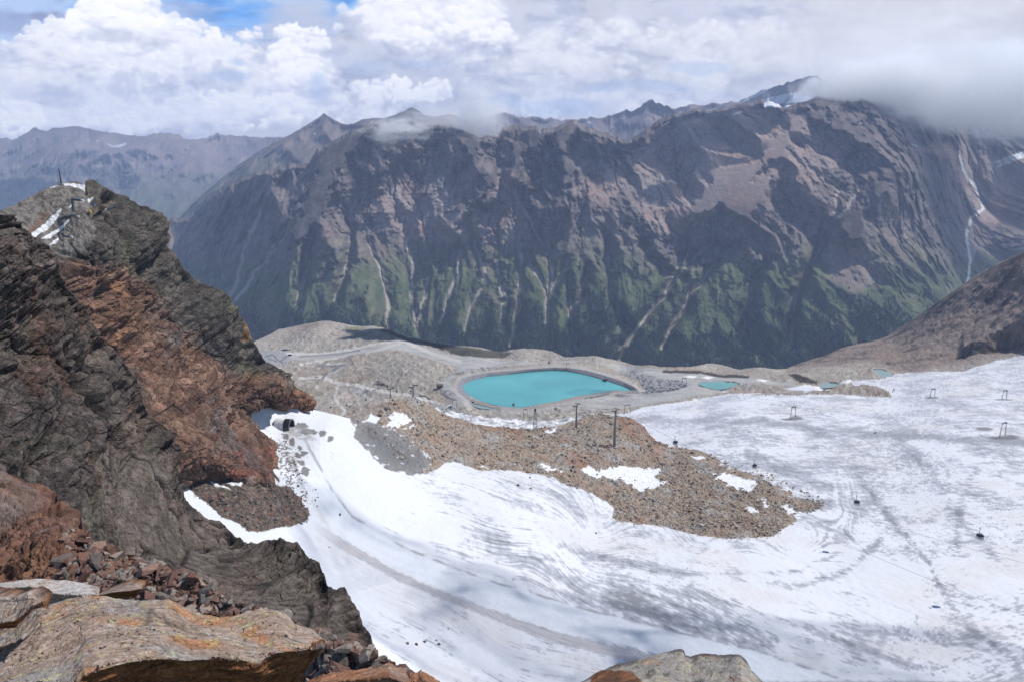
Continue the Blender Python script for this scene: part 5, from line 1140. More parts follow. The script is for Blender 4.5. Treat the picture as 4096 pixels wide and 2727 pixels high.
# ------------------------------------------------------------------ loose stones
def hull_templates(n, seed, flat=(1, .75, .45)):
    out = []; rr = np.random.RandomState(seed)
    for i in range(n):
        bm = bmesh.new(); f = np.array(flat) * (.8 + .4 * rr.rand(3))
        pts = rr.uniform(-1, 1, (16, 3)); pts /= np.maximum(1, np.linalg.norm(pts, axis=1, keepdims=True) ** .7)
        vs = [bm.verts.new(p * f) for p in pts]
        r = bmesh.ops.convex_hull(bm, input=vs); bmesh.ops.delete(bm, geom=[g for g in r['geom_interior'] if isinstance(g, bmesh.types.BMVert)], context='VERTS')
        bmesh.ops.triangulate(bm, faces=bm.faces[:]); bm.verts.index_update()
        out.append((np.array([v.co[:] for v in bm.verts]), np.array([[v.index for v in f_.verts] for f_ in bm.faces]))); bm.free()
    return out
HT = hull_templates(12, 9)
def rand_rot(n, rr, tilt=.5):
    a = rr.rand(n) * 6.283; b = rr.normal(size=n) * tilt; g = rr.normal(size=n) * tilt
    ca, sa, cb, sb, cg_, sg_ = np.cos(a), np.sin(a), np.cos(b), np.sin(b), np.cos(g), np.sin(g); z = 0 * a; o_ = z + 1
    Rz = np.stack([ca, -sa, z, sa, ca, z, z, z, o_], -1).reshape(n, 3, 3); Rx = np.stack([o_, z, z, z, cb, -sb, z, sb, cb], -1).reshape(n, 3, 3); Ry = np.stack([cg_, z, sg_, z, o_, z, -sg_, z, cg_], -1).reshape(n, 3, 3)
    return Rz @ Rx @ Ry
def scatter(name, pts, size, cols, mat, seed, tilt=.5):
    rr = np.random.RandomState(seed); n = len(pts); R_ = rand_rot(n, rr, tilt); ti = rr.randint(0, len(HT), n)
    Vs, Fs, Cs = [], [], []; off = 0
    for t, (tv, tf) in enumerate(HT):
        m = np.where(ti == t)[0]
        if not len(m): continue
        vv_ = np.einsum('nij,kj->nki', R_[m], tv) * size[m][:, None, None] + pts[m][:, None]
        Vs.append(vv_.reshape(-1, 3)); Fs.append((tf[None] + (np.arange(len(m)) * len(tv))[:, None, None]).reshape(-1, 3) + off); Cs.append(np.repeat(cols[m], len(tv), 0)); off += len(m) * len(tv)
    return raw_mesh(name, np.concatenate(Vs), np.concatenate(Fs), mat, np.concatenate(Cs), False)
def stone_cols(n, rr, pal):
    pal = np.array(pal); return pal[rr.randint(0, len(pal), n)] * (.75 + .5 * rr.rand(n, 1))
PAL_M = [(.42, .36, .285), (.34, .285, .235), (.50, .435, .36), (.36, .35, .335), (.35, .25, .18), (.27, .17, .12), (.20, .18, .16), (.54, .48, .40), (.44, .425, .40)]
PAL_D = [(.16, .13, .11), (.20, .16, .13), (.12, .11, .105), (.24, .13, .09), (.18, .17, .165)]
PAL_F = [(.19, .105, .08), (.23, .14, .11), (.15, .075, .055), (.27, .21, .17), (.15, .12, .105), (.31, .26, .22), (.18, .10, .08), (.21, .18, .16)]
rr = np.random.RandomState(21)
pm = (sstep(-1.5, 1, S5sm) * (S5snow < -.2) * (S5sf < 3)).ravel() * (S5.D.ravel() / 600.0) * (.18 + .82 * sstep(-.12, .16, fbm2(S5.P[..., 0] / 24, S5.P[..., 1] / 24, 4, 131))).ravel()
pk = rr.choice(pm.size, 21000, p=pm / pm.sum()); ii, jj = np.unravel_index(pk, S5.u.shape)
sz = np.minimum(.32 * (1 - rr.rand(len(pk))) ** (-.45), 2.1) * (S5.D[ii, jj] / 620.0) ** .6
pts = S5.P[ii, jj] + np.stack([rr.normal(size=len(pk)) * .5, rr.normal(size=len(pk)) * .8, .18 * sz], -1)
M_STONE = surf_mat('stone', .9, 1.6, .2, .05, 6.0)
scol = stone_cols(len(pk), rr, PAL_M) * .62 + .38 * col5[ii, jj] * 1.05
tag(scatter('moraine_stones', pts, sz, scol, M_STONE, 3), 'loose broken stones covering the brown moraine between the snow fields', 'stones', kind='stuff')
pm = ((S5sd > -.8) * (S5snow < -.2)).ravel().astype(float); pk = rr.choice(pm.size, 2600, p=pm / pm.sum()); ii, jj = np.unravel_index(pk, S5.u.shape)
sz = np.minimum(.20 * (1 - rr.rand(len(pk))) ** (-.5), 1.5)
tag(scatter('scree', S5.P[ii, jj] + np.array([0, 0, .05]), sz, stone_cols(len(pk), rr, PAL_D), M_STONE, 4), 'dark brown scree patch at the foot of the cliff beside the snow', 'scree', kind='stuff')
# specks beside the scoop and below the portal
cand = np.where((S5.u > 268) & (S5.u < 318) & (S5.v > 425) & (S5.v < 506)); w_ = np.exp(-((cand[1] * 0 + S5.u[cand] - (277 + (S5.v[cand] - 425) * .40)) / 7.5) ** 2) * sstep(425, 440, S5.v[cand]); w_[sd_[cand] > 0] = 0
pk = rr.choice(len(w_), 520, p=w_ / w_.sum()); sz = np.minimum(.16 * (1 - rr.rand(520)) ** (-.5), .9)
tag(scatter('fallen_stones', S5.P[cand][pk], sz, stone_cols(520, rr, PAL_D), M_STONE, 5), 'small dark stones fallen onto the snow along the foot of the red cliff', 'stones', kind='stuff')
# rubble on the ledge behind the slabs
q = np.where((S1.u > 60) & (S1.u < 440) & (S1.v > C1R(S1.u) - 1) & (S1.v < 690)); w_ = np.exp(-((S1.v[q] - (552 + np.maximum(S1.u[q] - 95, 0) * .42 + 18)) / 30) ** 2) * sstep(20, 70, S1.u[q]) + .5 * (S1.u[q] > 320); w_ = w_ * S1.D[q]
pk = rr.choice(len(w_), 4200, p=w_ / w_.sum()); sz = np.minimum(.022 * (1 - rr.rand(4200)) ** (-.6), .13) * (S1.D[q][pk] / 7.0)
tag(scatter('rubble', S1.P[q][pk], sz, stone_cols(4200, rr, PAL_F), M_NEAR, 6), 'reddish broken rubble filling the ledge behind the pale slabs', 'rubble', kind='stuff')
ORD = ['first', 'second', 'third', 'fourth', 'fifth', 'sixth', 'seventh', 'eighth']
def own_labels(items, noun):
    """items: (column, colour, shape, landmark) -> one label each, told apart by look, place and order from the left"""
    keys = ['%s %s %s %s' % (c_, s_, noun, l_) for _, c_, s_, l_ in items]; out = [None] * len(items)
    for k_ in set(keys):
        m = sorted([i for i, q_ in enumerate(keys) if q_ == k_], key=lambda i: items[i][0])
        for n_, i in enumerate(m): out[i] = k_ if len(m) == 1 else k_ + (', ' + (['left', 'right'][n_] + ' one of two' if len(m) == 2 else ORD[n_] + ' from the left'))
    return out
def shape_word(f): return 'upright' if f[2] >= .95 else ('flat' if f[2] <= .36 else ('long' if f[1] <= .55 else 'blocky'))
FCOL = ['reddish brown', 'pale red', 'dark red', 'tan', 'grey brown', 'light tan', 'red brown', 'greyish']
MCOL = ['tan', 'brown', 'pale tan', 'grey', 'orange brown', 'rust brown', 'dark brown', 'light tan', 'light grey']
def f_mark(u_, v_):
    if u_ < 82: return 'behind the whitish boulder'
    if u_ < 122: return 'behind the flat pointed shard' if v_ > 568 else 'high above the flat pointed shard'
    if u_ < 160: return 'on the upper edge of the rubble' if v_ < 566 else 'in the middle of the rubble'
    if u_ < 215: return 'behind the big slab'
    if u_ < 260: return 'behind the big slab near its right end'
    return 'between big slab and orange slab' if u_ < 360 else 'above the orange slab near the snow'
def m_mark(u_, v_):
    if u_ < 400 and v_ < 430: return 'on the crag left of the moraine'
    if u_ < 450: return 'beside the grey gravel fan'
    if u_ < 495: return 'on the left half of the moraine' if v_ > 440 else 'at the left moraine top edge'
    if u_ < 560: return 'just left of the lattice pylon foot' if v_ < 440 else 'below the lattice pylon'
    if u_ < 612 and v_ > 455: return 'left of the long snow patch'
    if u_ < 612: return 'between pylon and tallest tower'
    if u_ < 660: return 'beside the tallest tower' if v_ < 460 else 'on the long snow patch'
    return 'near the right end of the moraine'
def one_stone(name, P_, s, colr, mat, label, cat, group, seed, flat=(1, .75, .5), tilt=.4, rot=None):
    r_ = np.random.RandomState(seed); tv, tf = hull_templates(1, seed, flat)[0]
    R_ = rand_rot(1, r_, tilt)[0] if rot is None else rot
    V = (tv @ R_.T) * s; zmin = V[:, 2].min()
    bm = bmesh.new(); vs = [bm.verts.new(t) for t in V]; [bm.faces.new([vs[a] for a in f]) for f in tf]
    bmesh.ops.bevel(bm, geom=bm.edges[:], offset=s * .05, segments=1, affect='EDGES')
    bmesh.ops.subdivide_edges(bm, edges=bm.edges[:], cuts=1, use_grid_fill=True); bmesh.ops.triangulate(bm, faces=bm.faces[:]); bm.verts.index_update()
    co = np.array([v.co[:] for v in bm.verts]); n_ = fbm3(co / s * 2.2 + seed, 3, 5); co = co * (1 + .07 * n_)[:, None]
    fc = np.array([[v.index for v in f.verts] for f in bm.faces if len(f.verts) == 3]); bm.free()
    cc = np.array(colr)[None] * (1 + .35 * fbm3(co / s * 3 + seed, 3, 6))[:, None]
    o = raw_mesh(name, co, fc, mat, cc, False); o.location = (P_[0], P_[1], P_[2] - zmin * .45)
    return tag(o, label, cat, group)
# large single stones of the ledge
LST = [(120,566,8,(1,.5,.35),0),(110,575,7,(1,.7,.4),3),(128,571,9,(.45,.45,1),1),(98,570,8,(1,.6,.4),6),(86,574,10,(1,.6,.35),2),(138,560,7,(1,.8,.6),3),(150,563,6,(1,.7,.6),5),(163,562,7,(1,.8,.6),5),(150,571,7,(1,.6,.5),4),(132,558,6,(1,.8,.5),3),
        (168,575,9,(1,.5,.8),0),(178,582,10,(1,.5,.4),4),(186,590,11,(1,.5,.3),1),(200,596,9,(1,.7,.4),4),(210,600,8,(.5,.5,1),0),(196,606,10,(1,.6,.3),4),(147,582,6,(1,.8,.8),5),(118,586,8,(1,.5,.3),1),(222,606,10,(1,.6,.4),3),(236,611,9,(1,.7,.5),0),(250,608,8,(1,.7,.4),2),(228,598,8,(1,.5,.4),4),
        (76,580,8,(1,.5,.3),6),(64,572,8,(1,.6,.4),2),(340,650,9,(1,.6,.4),0),(352,655,8,(1,.5,.35),4),(365,658,9,(1,.6,.4),6),(375,662,7,(1,.7,.5),2),(330,655,8,(1,.7,.4),3),(385,668,8,(1,.5,.4),1),(318,660,8,(1,.7,.4),0),(347,664,6,(1,.7,.6),4),(398,672,7,(1,.6,.4),6)]
LAB = own_labels([(a_[0], FCOL[a_[4]], shape_word(a_[3]), f_mark(a_[0], a_[1])) for a_ in LST], 'stone')
for k, (uu_, vv_, s_px, fl_, cr_) in enumerate(LST):
    j = np.unravel_index(np.argmin((S1.u - uu_) ** 2 + (S1.v - vv_) ** 2), S1.u.shape); p_ = S1.P[j]
    one_stone('stone', p_, s_px / FPX * S1.D[j] * 1.15, PAL_F[cr_], M_NEAR, LAB[k], 'stone', 'stones in the foreground rubble', 100 + k, fl_, .45)
# boulders of the moraine
LST = [(574,467,4.0,(1,.8,.8),4),(577,473,4.6,(1,.7,.5),4),(571,471,3.6,(.8,.7,.9),5),(597,474,3.4,(1,.6,.35),0),(559,441,3.2,(1,.5,.3),3),(503,431,3.0,(1,.6,.5),3),(520,436,3.0,(1,.7,.4),3),(512,433,2.8,(1,.7,.3),6),(545,424.5,3.4,(1,.7,.6),5),(402,458,3.6,(1,.7,.5),0),(394,454,2.2,(1,.7,.4),4),
        (431,419,3.0,(1,.8,.6),4),(442,427,3.6,(1,.5,.35),1),(478,449,3.0,(1,.6,.4),4),(555,438,2.2,(1,.6,.4),6),(558,459,2.6,(.7,.6,1),3),(548,474,2.8,(1,.7,.5),2),(530,477,2.6,(1,.6,.5),1),(590,463.5,2.4,(.5,.5,1),3),(624,448.5,2.2,(.8,.7,.8),7),(635,480,2.4,(1,.6,.4),4),(620,477,2.2,(1,.6,.4),5),
        (500,460,3.2,(1,.6,.4),4),(468,455,3.0,(1,.6,.5),0),(455,448,3.0,(1,.6,.5),2),(385,412,5.5,(1,.8,.8),6),(380,417,5.0,(.9,.8,.9),5),(394,405,4.5,(1,.8,.7),4),(600,470,2.0,(1,.6,.4),5),(735,528,2.2,(1,.6,.4),6),(700,515,2.0,(1,.6,.4),6),(760,512,2.2,(1,.7,.5),4),(805,493,2.4,(1,.7,.5),6),(790,480,2.0,(1,.7,.5),5)]
LAB = own_labels([(a_[0], MCOL[a_[4]], shape_word(a_[3]), m_mark(a_[0], a_[1])) for a_ in LST], 'boulder')
for k, (uu_, vv_, s_, fl_, cr_) in enumerate(LST):
    p_ = ground_at(uu_, vv_, 5)
    one_stone('boulder', p_, s_ * .58, PAL_M[cr_], M_STONE, LAB[k], 'boulder', 'boulders on the moraine', 300 + k, fl_, .35)
# stones lying alone on the snow
k = 0
for (uu_, vv_, s_) in [(257,459.5,1.9),(265,457.5,1.0),(277,491,1.2)]: pass
for (uu_, vv_, s_, lab) in [(278,424.5,1.7,'rust brown boulder on the snow to the left below the tunnel portal'),(269.7,424.5,.8,'small red stone on the snow left of the tunnel portal'),(340,514.5,.9,'dark flat stone on the upper piste below the scree patch'),(448,627.8,.55,'lone dark stone on the snow in the lower middle'),(396.6,582,.5,'small dark stone beside the grey piste band'),
        (596,532.5,.9,'round grey stone on the streaked ice below the moraine'),(518,485,1.3,'flat brown boulder on the snow just below the moraine edge'),(530.5,488,1.0,'rust coloured stone on the snow below the moraine edge'),(634,524,.8,'single stone at the moraine foot on bare ice'),(648.5,677,.3,'tiny dark stone on the snow left of the lichen boulder'),(329,546.6,.5,'small stone on the snow beside the dark spur'),
        (875,432.6,1.2,'reddish boulder on the far glacier near the rock island'),(416.5,644,1.1,'dark brown stone on the snow beside the lower end of the cliff'),(425,641,.9,'dark brown wedge shaped stone on the snow right of the cliff foot'),(439,643.5,.8,'rounded dark red stone on the snow, rightmost beside the cliff foot'),
        (408,642.5,.9,'brown stone half on scree at the foot of the cliff'),(437,639.5,.6,'little dark stone just above the rounded red one by the cliff foot')]:
    s5 = uu_ < 850 and sdpoly(np.array([uu_]), np.array([vv_]), R5)[0] > -8
    p_ = ground_at(uu_, vv_, 5 if s5 else 4); k += 1
    one_stone('stone', p_, s_ * (1.25 if p_[1] < 700 else 1.6), PAL_D[k % 5], M_STONE, lab, 'stone', None, 500 + k, (1, .75, .6), .3)
print('stones', round(time.time() - T0, 1))
# ================================================================== OBJECTS: lifts, cabins, buildings
M_STEEL = flat_mat('galvanised_steel', (.30, .31, .33), .5, .6, .8); M_DARK = flat_mat('dark_metal', (.045, .048, .055), .5, .3, .8); M_PIPE = flat_mat('blue_grey_pipe', (.11, .14, .16), .5, .3, .6)
M_CABW = flat_mat('cabin_white', (.72, .73, .75), .35); M_GLASS = flat_mat('cabin_glass', (.03, .035, .05), .12); M_WOOD = flat_mat('hut_boards', (.30, .20, .15), .8, 0, 2.0); M_ROOF = flat_mat('hut_roof', (.075, .06, .06), .7, 0, 1.0)
M_CONC = flat_mat('concrete', (.42, .41, .40), .9, 0, .8); M_WHITE = flat_mat('white_cover', (.74, .75, .78), .7, 0, .5); M_BLACK = flat_mat('black_lining', (.012, .012, .014), .7); M_ORANGE = flat_mat('orange_paint', (.60, .20, .04), .5); M_BLUE = flat_mat('blue_paint', (.05, .13, .45), .5); M_YEL = flat_mat('yellow_paint', (.62, .40, .03), .5)
M_ROPE = flat_mat('steel_rope', (.05, .05, .055), .6)
class MB:
    def __init__(s): s.bm = bmesh.new()
    def tube(s, a, b, r0, r1=None, n=8, cap=True):
        r1 = r0 if r1 is None else r1; a = Vector(a); b = Vector(b); d = (b - a).normalized(); q = d.to_track_quat('Z', 'Y')
        A = [s.bm.verts.new(a + q @ Vector((math.cos(2 * math.pi * i / n) * r0, math.sin(2 * math.pi * i / n) * r0, 0))) for i in range(n)]
        B = [s.bm.verts.new(b + q @ Vector((math.cos(2 * math.pi * i / n) * r1, math.sin(2 * math.pi * i / n) * r1, 0))) for i in range(n)]
        for i in range(n): s.bm.faces.new([A[i], A[(i + 1) % n], B[(i + 1) % n], B[i]])
        if cap: s.bm.faces.new(A[::-1]); s.bm.faces.new(B)
        return s
    def box(s, c, sz, rz=0.0, taper=1.0, bev=0.0):
        g = bmesh.ops.create_cube(s.bm, size=1)['verts']
        for v_ in g:
            t = taper if v_.co.z > 0 else 1.0
            x_, y_, z_ = v_.co.x * sz[0] * t, v_.co.y * sz[1] * t, v_.co.z * sz[2]
            v_.co = Vector((c[0] + x_ * math.cos(rz) - y_ * math.sin(rz), c[1] + x_ * math.sin(rz) + y_ * math.cos(rz), c[2] + z_))
        if bev: bmesh.ops.bevel(s.bm, geom=list({e for v_ in g for e in v_.link_edges}), offset=bev, segments=2, affect='EDGES')
        return s
    def build(s, name, mat, parent=None):
        me = bpy.data.meshes.new(name); bmesh.ops.recalc_face_normals(s.bm, faces=s.bm.faces[:]); s.bm.to_mesh(me); s.bm.free(); me.materials.append(mat)
        o = bpy.data.objects.new(name, me); COL.objects.link(o)
        if parent: o.parent = parent
        return o
def copy_tree(o, parent=None):
    c = o.copy(); COL.objects.link(c)
    if parent: c.parent = parent
    for ch in [x_ for x_ in list(bpy.data.objects) if x_.parent == o]: copy_tree(ch, c)
    return c
def at(u_, v_, D): return unproj(float(u_), float(v_), float(D))
def zat(v_, D): return CAMZ - D * float(KV(v_))
# ---- gondola towers: base row, top row
def gondola_tower(u_, vb, vt, which, label, yaw, arm=3.4, r=1.0, back=0):
    b = ground_at(u_, vb, which); H = zat(vt, b[1]) - b[2]
    t = empty('gondola_tower', b, label, 'lift tower', 'gondola lift towers', yaw)
    m = MB(); m.tube((0, 0, -1.0), (0, 0, H * .12), r * 1.15, r * .95, 12); m.tube((0, 0, H * .12), (0, 0, H), r * .95, r * .5, 12); m.build('pole', M_STEEL, t)
    MB().box((0, 0, .1), (r * 3.4, r * 3.4, .9)).build('foundation', M_CONC, t)
    MB().box((0, 0, H - .5), (arm * 2, .5, .6)).box((0, 0, H - 1.4), (r * 2.2, .8, .9)).build('crossarm', M_DARK, t)
    for s_ in (-1, 1):
        m = MB(); m.box((s_ * arm, 0, H + .1), (.35, 5.4, .35))
        for k_ in range(-3, 4): m.tube((s_ * arm - .18, k_ * .75, H + .35), (s_ * arm + .18, k_ * .75, H + .35), .30, .30, 10)
        m.build('sheave_assembly', M_DARK, t)
        MB().box((s_ * (arm + .7), 0, H - .2), (.6, 4.6, .08)).tube((s_ * (arm + 1), -2.2, H), (s_ * (arm + 1), -2.2, H + .9), .05).tube((s_ * (arm + 1), 2.2, H), (s_ * (arm + 1), 2.2, H + .9), .05).tube((s_ * (arm + 1), -2.2, H + .9), (s_ * (arm + 1), 2.2, H + .9), .05).build('walkway', M_STEEL, t)
    m = MB(); m.tube((r * .2, -.9, H), (0, -.9, H + 2.0), .09).tube((0, .9, H), (0, .9, H + 2.0), .09).tube((0, -.9, H + 2.0), (0, .9, H + 2.0), .09).build('lifting_frame', M_STEEL, t)
    m = MB(); 
    for k_ in range(int(H * .9 / 1.0)): m.tube((r + .1, -.22, 1 + k_), (r + .1, .22, 1 + k_), .04, None, 5)
    m.tube((r + .1, -.22, .5), (r * .5 + .2, -.22, H - 1), .04, None, 5).tube((r + .1, .22, .5), (r * .5 + .2, .22, H - 1), .04, None, 5).build('ladder', M_STEEL, t)
    top = np.array(b); top[2] += H + .7
    return t, top
TA, pA = gondola_tower(614.4, 446.6, 409.5, 5, 'tallest tubular gondola tower, nearest, on the moraine to the right', 1.15, 4.2, 1.45)
TB, pB = gondola_tower(575.8, 428.4, 404.5, 5, 'tubular gondola tower on the moraine below the near end of the lake', 1.2, 4.2, 1.25)
T1, p1_ = gondola_tower(413.5, 395.0, 385.8, 5, 'gondola tower with a cabin beside it on the knoll left of the lake', 1.2, 3.6, .9)
T2, p2_ = gondola_tower(390.6, 397.5, 387.9, 4, 'gondola tower with a wide crossarm left of the knoll', .6, 4.0, .9)
T3, p3_ = gondola_tower(378.0, 387.5, 381.2, 4, 'small far gondola tower standing beside the gravel road', 1.0, 2.6, .6)
# ---- lattice mast on the moraine
b = ground_at(535.2, 431.5, 5); H = zat(408.3, b[1]) - b[2]
t = empty('lattice_pylon', b, 'narrow dark steel lattice pylon on the moraine below the lake', 'pylon')
for sx, sy in ((-1, -1), (1, -1), (1, 1), (-1, 1)):
    MB().tube((sx * 2.3, sy * 2.3, -1), (sx * .75, sy * .75, H * .92), .17, .13, 6).build('leg', M_DARK, t)
m = MB(); n_ = 8
for k_ in range(n_):
    a_, c_ = k_ / n_, (k_ + 1) / n_; ra, rc = 2.3 - 1.55 * a_, 2.3 - 1.55 * c_; za, zc_ = a_ * H * .92, c_ * H * .92
    for (x1, y1), (x2, y2) in (((-1, -1), (1, -1)), ((1, -1), (1, 1)), ((1, 1), (-1, 1)), ((-1, 1), (-1, -1))):
        m.tube((x1 * ra, y1 * ra, za), (x2 * rc, y2 * rc, zc_), .07, None, 5); m.tube((x1 * rc, y1 * rc, zc_), (x2 * rc, y2 * rc, zc_), .07, None, 5)
m.build('bracing', M_DARK, t); MB().box((0, 0, H * .95), (2.2, 2.2, 1.6)).box((0, 0, H * 1.0), (1.2, 2.8, .5)).build('head', M_DARK, t); MB().tube((0, 0, 1), (0, 0, H * .9), .12, None, 6).build('cable_duct', M_DARK, t)
# ---- ski tow portals
def portal(u1, vb, u2, vb2, vt, which, label, mat=M_DARK, lean=.12):
    a = ground_at(u1, vb, which); c = a + (at(u2, vb2, a[1] * (float(KV(vb)) / float(KV(vb2))) ** .8) - a); c = at(u2, vb2, a[1] + (vb - vb2) * 1.4)
    mid = (a + c) / 2; H = zat(vt, mid[1]) - mid[2]
    t = empty('ski_tow_portal', mid, label, 'ski tow portal', 'ski tow portals')
    d = (c - a)[:2]; d = d / np.linalg.norm(d); w = np.linalg.norm((c - a)[:2]) / 2; pz = np.array([-d[1], d[0]])
    for s_ in (-1, 1):
        f_ = np.array([d[0] * w * s_, d[1] * w * s_, (c[2] - a[2]) / 2 * s_]); tp_ = np.array([d[0] * w * s_ * .78, d[1] * w * s_ * .78, H]); m = MB()
        o1 = np.array([pz[0], pz[1], 0]) * .45; m.tube(f_ - o1, tp_ - o1 * .6, .17, .14, 6).tube(f_ + o1, tp_ + o1 * .6, .17, .14, 6)
        for k_ in range(1, 9):
            q_ = k_ / 9; m.tube(f_ + (tp_ - f_) * q_ - o1 * (1 - .4 * q_), f_ + (tp_ - f_) * (q_ - .1) + o1 * (1 - .4 * q_), .05, None, 4)
        m.build('leg', mat, t)
    e1 = np.array([-d[0] * w * .95, -d[1] * w * .95, H]); e2 = -e1 + np.array([0, 0, 2 * H])
    MB().tube(e1, e2, .22, None, 6).tube(e1 + [0, 0, -.9], e2 + [0, 0, -.9], .18, None, 6).tube(e1 * [.5, .5, 1] + [0, 0, 0], e2 * [.6, .6, 1] + [0, 0, 1.3], .1, None, 6).build('crossbeam', mat, t)
    for s_ in (-.45, .45): MB().box((d[0] * w * s_, d[1] * w * s_, H - .5), (.5, 1.6, .7), math.atan2(d[1], d[0])).build('sheave_box', mat, t)
    return t
M_GREYST = flat_mat('grey_steel', (.15, .155, .17), .5, .3)
for a_ in [(790.0, 418.3, 795.3, 416.0, 406.2, 4, 'dark ski tow portal on the left part of the glacier above the moraine', M_DARK), (999.7, 437.0, 1005.1, 434.6, 422.0, 4, 'largest dark ski tow portal at the right edge, on a patch of dirty ice', M_DARK), (929.7, 397.0, 934.6, 396.0, 388.2, 4, 'dark ski tow portal high on the glacier right of the rock island', M_DARK),
           (1001.9, 398.8, 1006.4, 398.0, 389.8, 4, 'dark ski tow portal high on the glacier near the right edge', M_DARK), (681.8, 383.8, 686.4, 383.2, 377.3, 4, 'ski tow portal on the grey yard left of the small turquoise pond', M_DARK), (630.4, 376.5, 634.6, 375.6, 370.7, 4, 'thin ski tow portal beside the far right end of the lake', M_GREYST),
           (624.2, 414.0, 630.2, 412.6, 404.0, 4, 'thin grey ski tow portal where snow meets gravel behind the tallest gondola tower', M_GREYST), (452.0, 406.5, 457.0, 407.0, 398.9, 4, 'grey ski tow portal at the near left corner of the lake', M_GREYST), (523.0, 417.2, 527.4, 416.5, 408.5, 4, 'faint grey ski tow portal on the slope left of the lattice pylon', M_GREYST),
           (566.4, 367.0, 569.4, 366.6, 362.4, 4, 'tiny ski tow portal behind the far shore of the lake', M_GREYST), (315.0, 382.0, 319.0, 381.5, 376.3, 4, 'tiny ski tow portal on the brown slope at the left', M_GREYST), (892.2, 391.6, 894.2, 391.3, 388.9, 4, 'tiny mast frame at the right tip of the rock island', M_GREYST)]:
    portal(*a_[:7], mat=a_[7])
# ---- ropes
def rope(name, pts, sag, r, label, n=24):
    m = MB(); prev = None
    for (a, b_), s_ in zip(zip(pts[:-1], pts[1:]), sag):
        for i in range(n + 1):
            q_ = i / n; p_ = np.array(a) * (1 - q_) + np.array(b_) * q_; p_[2] -= s_ * 4 * q_ * (1 - q_)
            if prev is not None and np.linalg.norm(p_ - prev) > .01: m.tube(prev, p_, r, None, 5, False)
            prev = p_
    o = m.build(name, M_ROPE); tag(o, label, 'lift rope'); return o
off = lambda p_, dx, dz=0: np.array([p_[0] + dx, p_[1], p_[2] + dz])
E1 = at(1090, 578, 372); E2 = at(1120, 648, 322)
rope('lift_rope', [off(p1_, 2.5), off(pB, 3.6), off(pA, 3.8), E1], (9, 1.5, 15), .07, 'upper gondola rope running from the lake knoll over both moraine towers to the right edge')
rope('lift_rope', [off(p1_, -2.5), off(pB, -3.6), off(pA, -3.8), E2], (10, 1.5, 17), .07, 'lower gondola rope sweeping down across the snow to the lower right edge')
E3 = at(300, 386, 700)
rope('lift_rope', [E3, at(331, 395.4, 800), at(378, 405, 900)], (2, 2), .06, 'thin rope crossing the pale gravel slope beside the end of the red cliff')
E4 = at(322, 405.5, 760)
rope('lift_rope', [E4, off(at(346.7, 401.2, 860), 0), off(p2_, -3.6)], (3, 5), .06, 'rope of the left gondola line above the small footpath')
# ---- cabins
def make_cabin(P_, sc, label, yaw, hang=2.6):
    t = empty('gondola_cabin', P_, label, 'gondola cabin', 'gondola cabins', yaw); s = sc
    MB().box((0, 0, .7 * s), (2.6 * s, 2.2 * s, 1.3 * s), 0, 1.0, .25 * s).build('body', M_CABW, t)
    MB().box((0, 0, 1.62 * s), (2.5 * s, 2.1 * s, .9 * s), 0, .84, .2 * s).build('window_band', M_GLASS, t)
    MB().box((0, 0, 2.1 * s), (1.9 * s, 1.6 * s, .25 * s), 0, .8, .05 * s).build('roof', M_DARK, t)
    MB().box((0, -1.15 * s, .45 * s), (1.6 * s, .3 * s, .5 * s)).build('ski_rack', M_DARK, t)
    MB().tube((0, 0, 2.1 * s), (.5 * s, 0, 3.0 * s), .09 * s).tube((.5 * s, 0, 3.0 * s), (.5 * s, 0, (2.1 + hang) * s), .09 * s).tube((.5 * s, 0, (2.1 + hang) * s), (.5 * s, .0, (2.15 + hang) * s), .12 * s).build('hanger', M_DARK, t)
    MB().box((.45 * s, 0, (2.15 + hang) * s), (.3 * s, 1.2 * s, .25 * s)).build('grip', M_STEEL, t)
    return t
cab0 = None
def px_at_rope(u_, a, b_, s_, n=400):
    q_ = np.linspace(0, 1, n)[:, None]; p_ = np.array(a) * (1 - q_) + np.array(b_) * q_; p_[:, 2] -= (s_ * 4 * q_ * (1 - q_))[:, 0]; uu_, _ = proj(p_); return p_[np.argmin(np.abs(uu_ - u_))]
CABS = []
for (u_, v_, D, sc, lab) in [(513.4, 404.3, 905, 1.35, 'gondola cabin hanging right over the near edge of the turquoise lake'), (555.8, 408.6, 830, 1.2, 'gondola cabin hanging over rubble left of the middle tower'), (473.2, 402.0, 985, 1.3, 'gondola cabin at the near left shore of the lake'), (411.0, 390.8, 905, 1.15, 'gondola cabin hanging just beside the knoll tower'),
    (396.9, 391.0, 950, 1.15, 'gondola cabin between the two towers left of the lake'), (366.0, 399.2, 900, 1.1, 'gondola cabin above the green tinged gravel left of the crag'), (346.7, 404.6, 860, 1.05, 'gondola cabin above the small footpath near the snow hill'), (330.7, 407.0, 820, 1.05, 'leftmost gondola cabin, close to the snow hill edge'),
    (675.4, 443.0, 700, 1.7, 'gondola cabin hanging over dirty ice right beside the moraine'), (754.6, 466.2, 640, 1.55, 'gondola cabin seen against the brown stones of the moraine'), (856.6, 503.2, 520, 1.55, 'gondola cabin over the glacier just right of the moraine tip'), (979.6, 537.0, 440, 1.5, 'dark gondola cabin hanging over the snow near the right edge')]:
    P_ = at(u_, v_ + 1.0, D)
    if cab0 is None: o = make_cabin(P_, 1.0, lab, .5); cab0 = o
    else: o = copy_tree(cab0); o.location = P_
    o['label'] = lab; o.scale = (sc, sc, sc); o.rotation_euler = (0, 0, .4 + .25 * len(CABS)); CABS.append(o)
